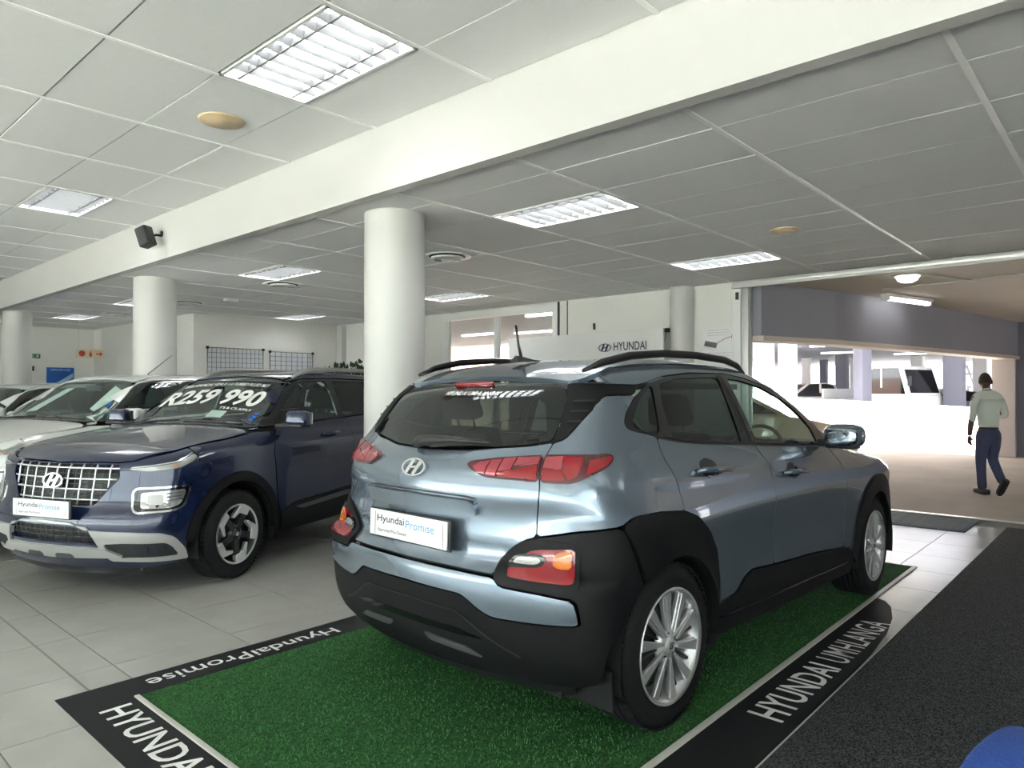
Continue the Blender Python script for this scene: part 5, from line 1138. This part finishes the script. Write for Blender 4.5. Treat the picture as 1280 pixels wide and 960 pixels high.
for k, x in enumerate((-.455, -.49, -.525)): vsheet('blue_sticker', M['blue'], [(x, .555 + .0), (x, .595), (x - .026, .590), (x - .026, .550)], .002)
MB().lo_hi((-.50, -.30, 1.045), (-.30, -.02, 1.048)).build('dash_sheet', M['white'], vc); MB().lo_hi((-.48, .20, 1.045), (-.33, .36, 1.048)).build('dash_sheet', M['white'], vc)
# ---- neighbours: same family, simpler, sharing one build
wcar = empty('hatchback_car', (0, 0, 0), 0, label='white sport-utility car second in the row, behind the dark blue one', cat='car', group='cars parked in a row on the left')
front_car(wcar, M['paintW'], full=False)
vc['group'] = 'cars parked in a row on the left'
def off_pose(dl, df, da=0):
    """dl metres to the car's right, df forwards, from the dark blue car"""
    c, s = math.cos(VA), math.sin(VA); return (VX + c * df + s * dl, VY + s * df - c * dl, VA + da)
def put(o, dl, df, da=0, sz=1.0):
    x, y, a = off_pose(dl, df, da); o.location = (x, y, 0); o.rotation_euler = (0, 0, a)
    if sz != 1: o.scale = (1.0, 1.0, sz)
def recol(o, a, b):
    for ch in [o] + list(o.children_recursive):
        if ch.type == 'MESH' and ch.data.materials and ch.data.materials[0] == a:
            ch.material_slots[0].link = 'OBJECT'; ch.material_slots[0].material = b
put(wcar, 2.1, -.30)
scar = copy_tree(wcar); recol(scar, M['paintW'], M['paintS']); put(scar, 4.35, -.75, 0, .95); scar.name = 'hatchback_car'; scar['label'] = 'low silvery-white hatchback third in the row, left of the white sport-utility car'
bcar = copy_tree(wcar); recol(bcar, M['paintW'], M['paintB']); put(bcar, 6.7, -1.3, 0, .95); bcar.name = 'hatchback_car'; bcar['label'] = 'royal blue car farthest left in the row'
a_ = MB().tube([(-1.6, 0, 1.55), (-1.62, 0, 1.58), (-1.95, 0, 1.80)], [.012, .006, .003], 6).build('antenna_rod', M['black'], wcar)
def sheet_in(root, y0, y1): MB().lo_hi((-.50, y0, 1.05), (-.30, y1, 1.053)).build('dash_sheet', M['white'], root)
sheet_in(wcar, .15, .40); sheet_in(scar, -.1, .2)
panel(V, 'window_paper', [(-.55, .40), (-.50, .60), (-.85, .47), (-.9, .33)], M['white'], wcar, mode='t', off=-.012, th=.002, side=1, gap=0, sm=0, h=.1)
panel(V, 'window_paper', [(-.50, -.42), (-.50, -.28), (-.85, -.18), (-.85, -.30)], M['white'], wcar, mode='t', off=-.012, th=.002, side=1, gap=0, sm=0, h=.1)
panel(V, 'blue_sticker', [(-.60, .56), (-.60, .60), (-.66, .585), (-.66, .545)], M['blue'], wcar, mode='t', off=.002, th=.002, side=1, gap=0, sm=0, h=.1)
panel(V, 'window_paper', [(-.42, .0), (-.42, .22), (-.78, .30), (-.78, .12)], M['white'], scar, mode='t', off=-.012, th=.002, side=1, gap=0, sm=0, h=.1)
# ---------------------------------------------------------------- chair, walking person, vehicles in the parking
def rd3(px, D): r = (px - 640) / 882 * D; return (.669 * r + .743 * D, -.743 * r + .669 * D)
ch_x, ch_y = .669 * .635 + .743 * 1.30, -.743 * .635 + .669 * 1.30
ch = empty('visitor_chair', (ch_x, ch_y, .012), math.radians(132 + 36), label='blue fabric chair at the bottom right corner of the view', cat='chair')
def rounded(w, h, r, n=8):
    P = []
    for cx, cy, a0 in ((w / 2 - r, h - r, 0), (-w / 2 + r, h - r, 90), (-w / 2 + .06, .06, 180), (w / 2 - .06, .06, 270)):
        rr = r if cy > .1 else .06
        P += [(cx + rr * math.cos(math.radians(a0 + 90 * k / n)), cy + rr * math.sin(math.radians(a0 + 90 * k / n))) for k in range(n + 1)]
    return P
Tb = TR(0, .20, .455) @ Matrix.Rotation(-.12, 4, 'X') @ RX(PI / 2)
MB().prism(rounded(.42, .365, .19), -.03, .035, Tb).build('backrest', M['bluefab'], ch, .026, 5)
MB().prism(rounded(.44, .44, .12), -.035, .035, TR(0, -.24, .44)).build('seat', M['bluefab'], ch, .028, 5)
for sx in (-1, 1):
    MB().tube([(sx * .20, -.20, .40), (sx * .21, -.24, 0)], .012, 8).build('leg', M['black'], ch); MB().tube([(sx * .20, .16, .40), (sx * .21, .24, 0)], .012, 8).build('leg', M['black'], ch)
    MB().tube([(sx * .14, .17, .38), (sx * .14, .235, .60)], .012, 8).build('back_strut', M['black'], ch)
MB().tube([(-.20, -.20, .395), (.20, -.20, .395)], .011, 8).tube([(-.20, .16, .395), (.20, .16, .395)], .011, 8).tube([(-.20, -.2, .395), (-.20, .16, .395)], .011, 8).tube([(.20, -.2, .395), (.20, .16, .395)], .011, 8).build('seat_frame', M['black'], ch)

def skin_mesh(name, pts, edges, m, parent, root=0, subd=2):
    """pts: (x, y, z, rx, ry)"""
    me = bpy.data.meshes.new(name); me.from_pydata([p[:3] for p in pts], edges, []); me.materials.append(m)
    o = mesh_obj(name, me, parent); md = o.modifiers.new('skin', 'SKIN'); md.use_smooth_shade = True
    for i, p in enumerate(pts): v = me.skin_vertices[0].data[i]; v.radius = (p[3], p[4] if len(p) > 4 else p[3]); v.use_root = (i == root)
    s2 = o.modifiers.new('sub', 'SUBSURF'); s2.levels = s2.render_levels = subd
    return o
# person walking away: local x = person's right, y = forward (away from the camera), z up
pe = empty('person', (11.40, 1.60, -.012), math.radians(-48 + 4), label='man in pale green shirt and dark blue trousers walking away outside', cat='person')
S = .955
def chain(n, o=0): return [(o + i, o + i + 1) for i in range(n - 1)]
skinM, sh, trs = M['skin'], M['shirt'], M['trouser']
# one continuous body; shirt, trousers, shoes and hair over it
body = [(0, 0, .93, .09, .07), (0, .0, 1.10, .085, .065), (0, .02, 1.28, .09, .07), (0, .02, 1.38, .075, .06), (0, .03, 1.47, .048, .048), (.005, .055, 1.55, .048, .052),
        (-.085, 0, .88, .085, .09), (-.095, .04, .50, .055, .058), (-.095, .02, .10, .038, .04),           # left leg stands
        (.085, 0, .88, .085, .09), (.070, .03, .50, .055, .058), (.045, -.21, .17, .038, .04),             # right leg trails
        (-.185, .02, 1.38, .058, .055), (-.235, .0, 1.12, .042, .042), (-.245, .03, .88, .030, .030),
        (.185, .02, 1.38, .058, .055), (.235, .0, 1.12, .042, .042), (.235, .17, 1.20, .032, .032)]
be = [(0, 1), (1, 2), (2, 3), (3, 4), (4, 5), (0, 6), (6, 7), (7, 8), (0, 9), (9, 10), (10, 11), (3, 12), (12, 13), (13, 14), (3, 15), (15, 16), (16, 17)]
skin_mesh('body', body, be, skinM, pe)
hd = MB(); prof = []
def ell(c, r, n=20, m_=14, T=None, shape=None):
    v = []; f = []
    for i in range(m_ + 1):
        ph = PI * i / m_
        for j in range(n):
            th = 2 * PI * j / n; p = Vector((r[0] * math.sin(ph) * math.cos(th), r[1] * math.sin(ph) * math.sin(th), r[2] * math.cos(ph)))
            if shape: p = shape(p)
            v.append(tuple(Vector(c) + p))
    for i in range(m_):
        for j in range(n): f.append((i * n + j, (i + 1) * n + j, (i + 1) * n + (j + 1) % n, i * n + (j + 1) % n))
    return v, f
Th = TR(.012, .07, 1.60) @ Matrix.Rotation(-.35, 4, 'Z') @ Matrix.Rotation(-.30, 4, 'X')
def hs(p):
    p = p.copy()
    if p.y > 0: p.y *= 1.08; 
    if p.z < -.03: k = (-.03 - p.z) / .09; p.x *= 1 - .28 * k; p.y = p.y * (1 - .1 * k) + .012 * k
    return p
head = MB().add(*ell((0, 0, 0), (.076, .095, .118), shape=hs), True, Th).build('head', skinM, pe, fix=True)
MB().add(*ell((0, .105, -.012), (.016, .020, .026), 10, 8), True, Th).build('nose', skinM, head); MB().add(*ell((0, .092, -.062), (.026, .010, .008), 10, 6), True, Th).build('mouth', M['skin'], head)
for sx in (-1, 1):
    MB().add(*ell((sx * .078, -.005, -.012), (.012, .022, .032), 10, 8), True, Th).build('ear', skinM, head); MB().add(*ell((sx * .030, .092, .010), (.013, .008, .008), 10, 6), True, Th).build('eye', M['white'], head)
def hair_s(p): p = p.copy(); p.z = max(p.z, -.05 if p.y < .02 else .035 + max(0, p.y) * .15); return p
MB().add(*ell((0, -.004, .006), (.0775, .0965, .1195), shape=hair_s), True, Th).build('hair', M['hair'], head)
MB().tube([(0, .02, 1.42), (.004, .035, 1.49), (.008, .05, 1.54)], [.058, .052, .050], 14).build('neck', skinM, pe)
# shirt: torso and sleeves as one skinned surface
shirt = [(0, .0, .89, .155, .120), (0, .0, 1.05, .150, .110), (0, .0, 1.20, .165, .115), (0, .01, 1.33, .165, .110), (0, .02, 1.405, .120, .085), (0, .03, 1.475, .062, .060),
         (-.160, .015, 1.385, .068, .064), (-.212, .0, 1.25, .054, .056), (-.235, -.01, 1.12, .047, .050), (-.243, .01, 1.02, .044, .046),
         (.160, .015, 1.385, .068, .064), (.214, .0, 1.25, .054, .056), (.242, -.015, 1.12, .049, .050), (.252, .10, 1.12, .045, .046)]
skin_mesh('shirt', shirt, [(0, 1), (1, 2), (2, 3), (3, 4), (4, 5), (4, 6), (6, 7), (7, 8), (8, 9), (4, 10), (10, 11), (11, 12), (12, 13)], sh, pe, 2)
MB().tube([(-.055, .02, 1.485), (0, -.035, 1.495), (.06, .02, 1.485)], [.012, .014, .012], 8).build('collar', sh, pe)
tr_ = [(0, 0, 1.0, .142, .115), (0, 0, .86, .130, .120), (-.085, 0, .74, .092, .100), (-.095, .03, .50, .068, .074), (-.095, .02, .28, .058, .064), (-.095, .0, .055, .056, .068),
       (.085, 0, .74, .092, .100), (.078, .035, .50, .068, .074), (.060, -.09, .33, .060, .064), (.045, -.215, .165, .054, .062)]
skin_mesh('trousers', tr_, [(0, 1), (1, 2), (2, 3), (3, 4), (4, 5), (1, 6), (6, 7), (7, 8), (8, 9)], trs, pe)
MB().lathe([(.128, 0), (.130, .03), (.126, .035)], 28, TR(0, 0, .915) @ Matrix.Diagonal((1, .80, 1, 1))).build('belt', M['black'], pe, fix=False)
def shoe(T): return MB().prism([(-.040, -.10), (.040, -.10), (.047, .02), (.045, .12), (.02, .18), (-.02, .18), (-.045, .12), (-.047, .02)], 0, .07, T).build('shoe', M['shoe'], pe, .022, 3)
shoe(TR(-.095, -.01, .012)); shoe(TR(.042, -.25, .135) @ RX(-1.0))
def hand(base, fwd, side, up, s=1, curl=.5):
    """palm with four fingers and a thumb, skinned as one surface"""
    b, f, sd, u = Vector(base), Vector(fwd).normalized(), Vector(side).normalized(), Vector(up).normalized()
    pts = [(*b, .026, .018), (*(b + f * .045), .034, .015), (*(b + f * .085), .034, .013)]; ed = [(0, 1), (1, 2)]
    for k, (o, L) in enumerate(((-.030, .062), (-.010, .072), (.010, .068), (.030, .052))):
        q = b + f * .088 + sd * o; i = len(pts); pts += [(*q, .010, .010), (*(q + f * L * .5 * math.cos(curl) + u * L * .5 * math.sin(curl)), .0085, .0085), (*(q + f * L * (.5 * math.cos(curl) + .4 * math.cos(2 * curl)) + u * L * (.5 * math.sin(curl) + .4 * math.sin(2 * curl))), .007, .007)]
        ed += [(2, i), (i, i + 1), (i + 1, i + 2)]
    i = len(pts); q = b + f * .03 - sd * .034; pts += [(*q, .012, .012), (*(q + f * .032 - sd * .022 + u * .01), .010, .010), (*(q + f * .06 - sd * .026 + u * .02), .008, .008)]; ed += [(1, i), (i, i + 1), (i + 1, i + 2)]
    return skin_mesh('hand', pts, ed, skinM, pe, 0, 1)
MB().tube([(-.243, .01, 1.05), (-.247, .03, .93), (-.246, .045, .83)], [.040, .037, .028], 12).build('forearm', skinM, pe)
hand((-.246, .047, .83), (0.03, .12, -1), (0, 1, .1), (1, 0, 0), curl=.35)
MB().tube([(.252, .06, 1.12), (.250, .15, 1.17), (.248, .22, 1.21)], [.040, .036, .027], 12).build('forearm', skinM, pe)
hand((.248, .225, 1.213), (-.3, .9, .4), (.3, -.3, 1), (-1, 0, .2), curl=.9)
MB().box((.215, .33, 1.27), (.075, .012, .15), None).build('phone', M['black'], None, .004, label='small dark phone held up by the walking man', cat='phone')
ph = bpy.data.objects['phone']; ph.matrix_world = Matrix.Identity(4)
ph.location = pe.location; ph.rotation_euler = pe.rotation_euler
pe.scale = (S, S, S); ph.scale = (S, S, S)

# ---- parked vehicles outside, built from side outlines with real width
def simple_vehicle(name, px, D, head, L, Wd, prof, glassP, m, label, wh=((.8, .32), (3.4, .32)), z=0., cat='car', side_glass=True, roofin=.12):
    """prof: side outline (x, z) of the lower body; glassP: outline of the cabin; x along the car"""
    x, y = rd3(px, D); t = empty(name, (x, y, z), math.radians(head - 48), label=label, cat=cat)
    Ts = TR(-L / 2, Wd / 2, 0) @ RX(PI / 2)
    MB().prism(prof, 0, Wd, Ts).build('body', m, t, .05, 3)
    # cabin: narrower towards the roof
    zs = [p[1] for p in glassP]; z0, z1 = min(zs), max(zs); v = []; n = len(glassP)
    for sg in (1, -1):
        for px_, pz in glassP: v.append((px_ - L / 2, sg * (Wd / 2 - .04 - roofin * (pz - z0) / (z1 - z0)), pz))
    f = [tuple(range(n)), tuple(range(2 * n - 1, n - 1, -1))] + [(i, (i + 1) % n, n + (i + 1) % n, n + i) for i in range(n)]
    MB().add(v, f).build('cabin', m, t, .03, 2)
    c = np.mean(glassP, 0); gi = [tuple(c + (np.array(p) - c) * .84) for p in glassP]
    if side_glass:
        for sg in (1, -1):
            vv = [(q[0] - L / 2, sg * (Wd / 2 - .035 - roofin * (q[1] - z0) / (z1 - z0)), q[1]) for q in gi]
            g = MB().add(vv, [tuple(range(len(vv)))]).build('side_window', M['gloss'], t, fix=False)
            g.modifiers.new('t', 'SOLIDIFY').thickness = .01
            MB().box((c[0] - L / 2, sg * (Wd / 2 - .03 - roofin * .5), c[1]), (.07, .03, (z1 - z0) * .8)).build('door_pillar', m, t)
    # front and rear screens
    srt = sorted(range(n), key=lambda i: glassP[i][0])
    for a, b in ((0, 1), (n - 2, n - 1)):
        p, q = np.array(glassP[a]), np.array(glassP[b]); d = q - p; nrm_ = np.array([-d[1], d[0]]) / np.linalg.norm(d)
        if np.dot(nrm_, (p + q) / 2 - c) < 0: nrm_ = -nrm_
        p2, q2 = p + d * .12 + nrm_ * .012, p + d * .88 + nrm_ * .012; wa = lambda z_: Wd / 2 - .12 - roofin * (z_ - z0) / (z1 - z0)
        vv = [(p2[0] - L / 2, -wa(p2[1]), p2[1]), (p2[0] - L / 2, wa(p2[1]), p2[1]), (q2[0] - L / 2, wa(q2[1]), q2[1]), (q2[0] - L / 2, -wa(q2[1]), q2[1])]
        g = MB().add(vv, [(0, 1, 2, 3)]).build('windscreen', M['gloss'], t, fix=False); g.modifiers.new('t', 'SOLIDIFY').thickness = .01
    for wx, r in wh:
        for sg in (1, -1):
            T = TR(wx - L / 2, sg * (Wd / 2 - .02), r) @ RX(-sg * PI / 2)
            w_ = MB().lathe([(r * .6, .0), (r * .62, .02), (r * .95, .015), (r, -.03), (r, -.18), (r * .6, -.2)], 28, T).build('wheel', M['rubber'], t, fix=False)
            MB().lathe([(0, .01), (r * .2, .012), (r * .58, .0), (r * .6, -.03)], 20, T).build('wheel_disc', M['alloy'], w_, fix=False)
    for sg in (1, -1):
        MB().box((L / 2 - .06, sg * (Wd / 2 - .22), .66), (.14, .30, .14)).build('head_lamp', M['clear'], t, .03, 2); MB().box((-L / 2 + .05, sg * (Wd / 2 - .2), .72), (.12, .2, .16)).build('tail_lamp', M['red'], t, .03, 2)
    return t
sedan = [(.1, .28), (4.3, .25), (4.42, .5), (4.38, .72), (3.4, .92), (2.9, .98), (.9, .98), (.12, .92), (.02, .55)]
sedc = [(.45, .96), (1.0, 1.38), (1.5, 1.45), (2.2, 1.43), (3.15, .95)]
cs = simple_vehicle('parked_car', 896, 12.6, 8, 4.4, 1.72, sedan, sedc, M['paintC'], 'cream car parked outside, its bonnet showing beyond the grey car mirror')
pick = [(.05, .42), (5.1, .38), (5.25, .6), (5.2, .95), (4.1, 1.12), (3.6, 1.15), (0, 1.12), (0, .6)]
pickc = [(1.75, 1.12), (1.95, 1.68), (2.3, 1.76), (3.1, 1.74), (3.9, 1.12)]
simple_vehicle('pickup', 1016, 30.5, 176, 5.25, 1.8, pick, pickc, M['paintF'], 'pale double-cab pickup parked beyond the white parapet', wh=((.95, .38), (4.1, .38)), cat='pickup')
trk = [(.1, .45), (1.9, .45), (1.95, 1.0), (1.95, 1.25), (.1, 1.25)]
trc = [(.12, 1.2), (.16, 2.15), (.5, 2.28), (1.6, 2.28), (1.93, 1.2)]
tk = simple_vehicle('truck', 1126, 25.6, -62, 2.0, 1.9, trk, trc, M['whitegloss'], 'white cab-over truck with dark windscreen beyond the parapet', wh=((.6, .36),), cat='truck', roofin=.05)
MB().lo_hi((-2.6, -.95, .75), (-1.0, .95, 1.15)).build('load_bed', M['trimg'], tk, .02); MB().lo_hi((-2.6, -.95, 1.15), (-2.52, .95, 1.5)).build('tail_board', M['white'], tk)
for sg in (1, -1): MB().box((1.05, sg * 1.12, 1.75), (.06, .16, .34)).build('truck_mirror', M['black'], tk, .02, 2)
simple_vehicle('parked_car', 1015, 37, 0, 4.4, 1.72, sedan, sedc, M['outwhite'], 'white car behind the pale pickup, in the far deck')
simple_vehicle('parked_car', 1168, 36, 180, 4.4, 1.72, sedan, [(p[0], p[1] + .1) for p in sedc], M['paintW'], 'white car seen right of the truck, in the far deck')
simple_vehicle('parked_car', 1172, 30, 175, 4.4, 1.72, sedan, sedc, M['outgrey'], 'grey car low behind the parapet, right of the truck')
simple_vehicle('parked_car', 1064, 33, 10, 4.2, 1.72, sedan, sedc, M['paintW'], 'pale car partly behind the grey pillar next to the pickup')
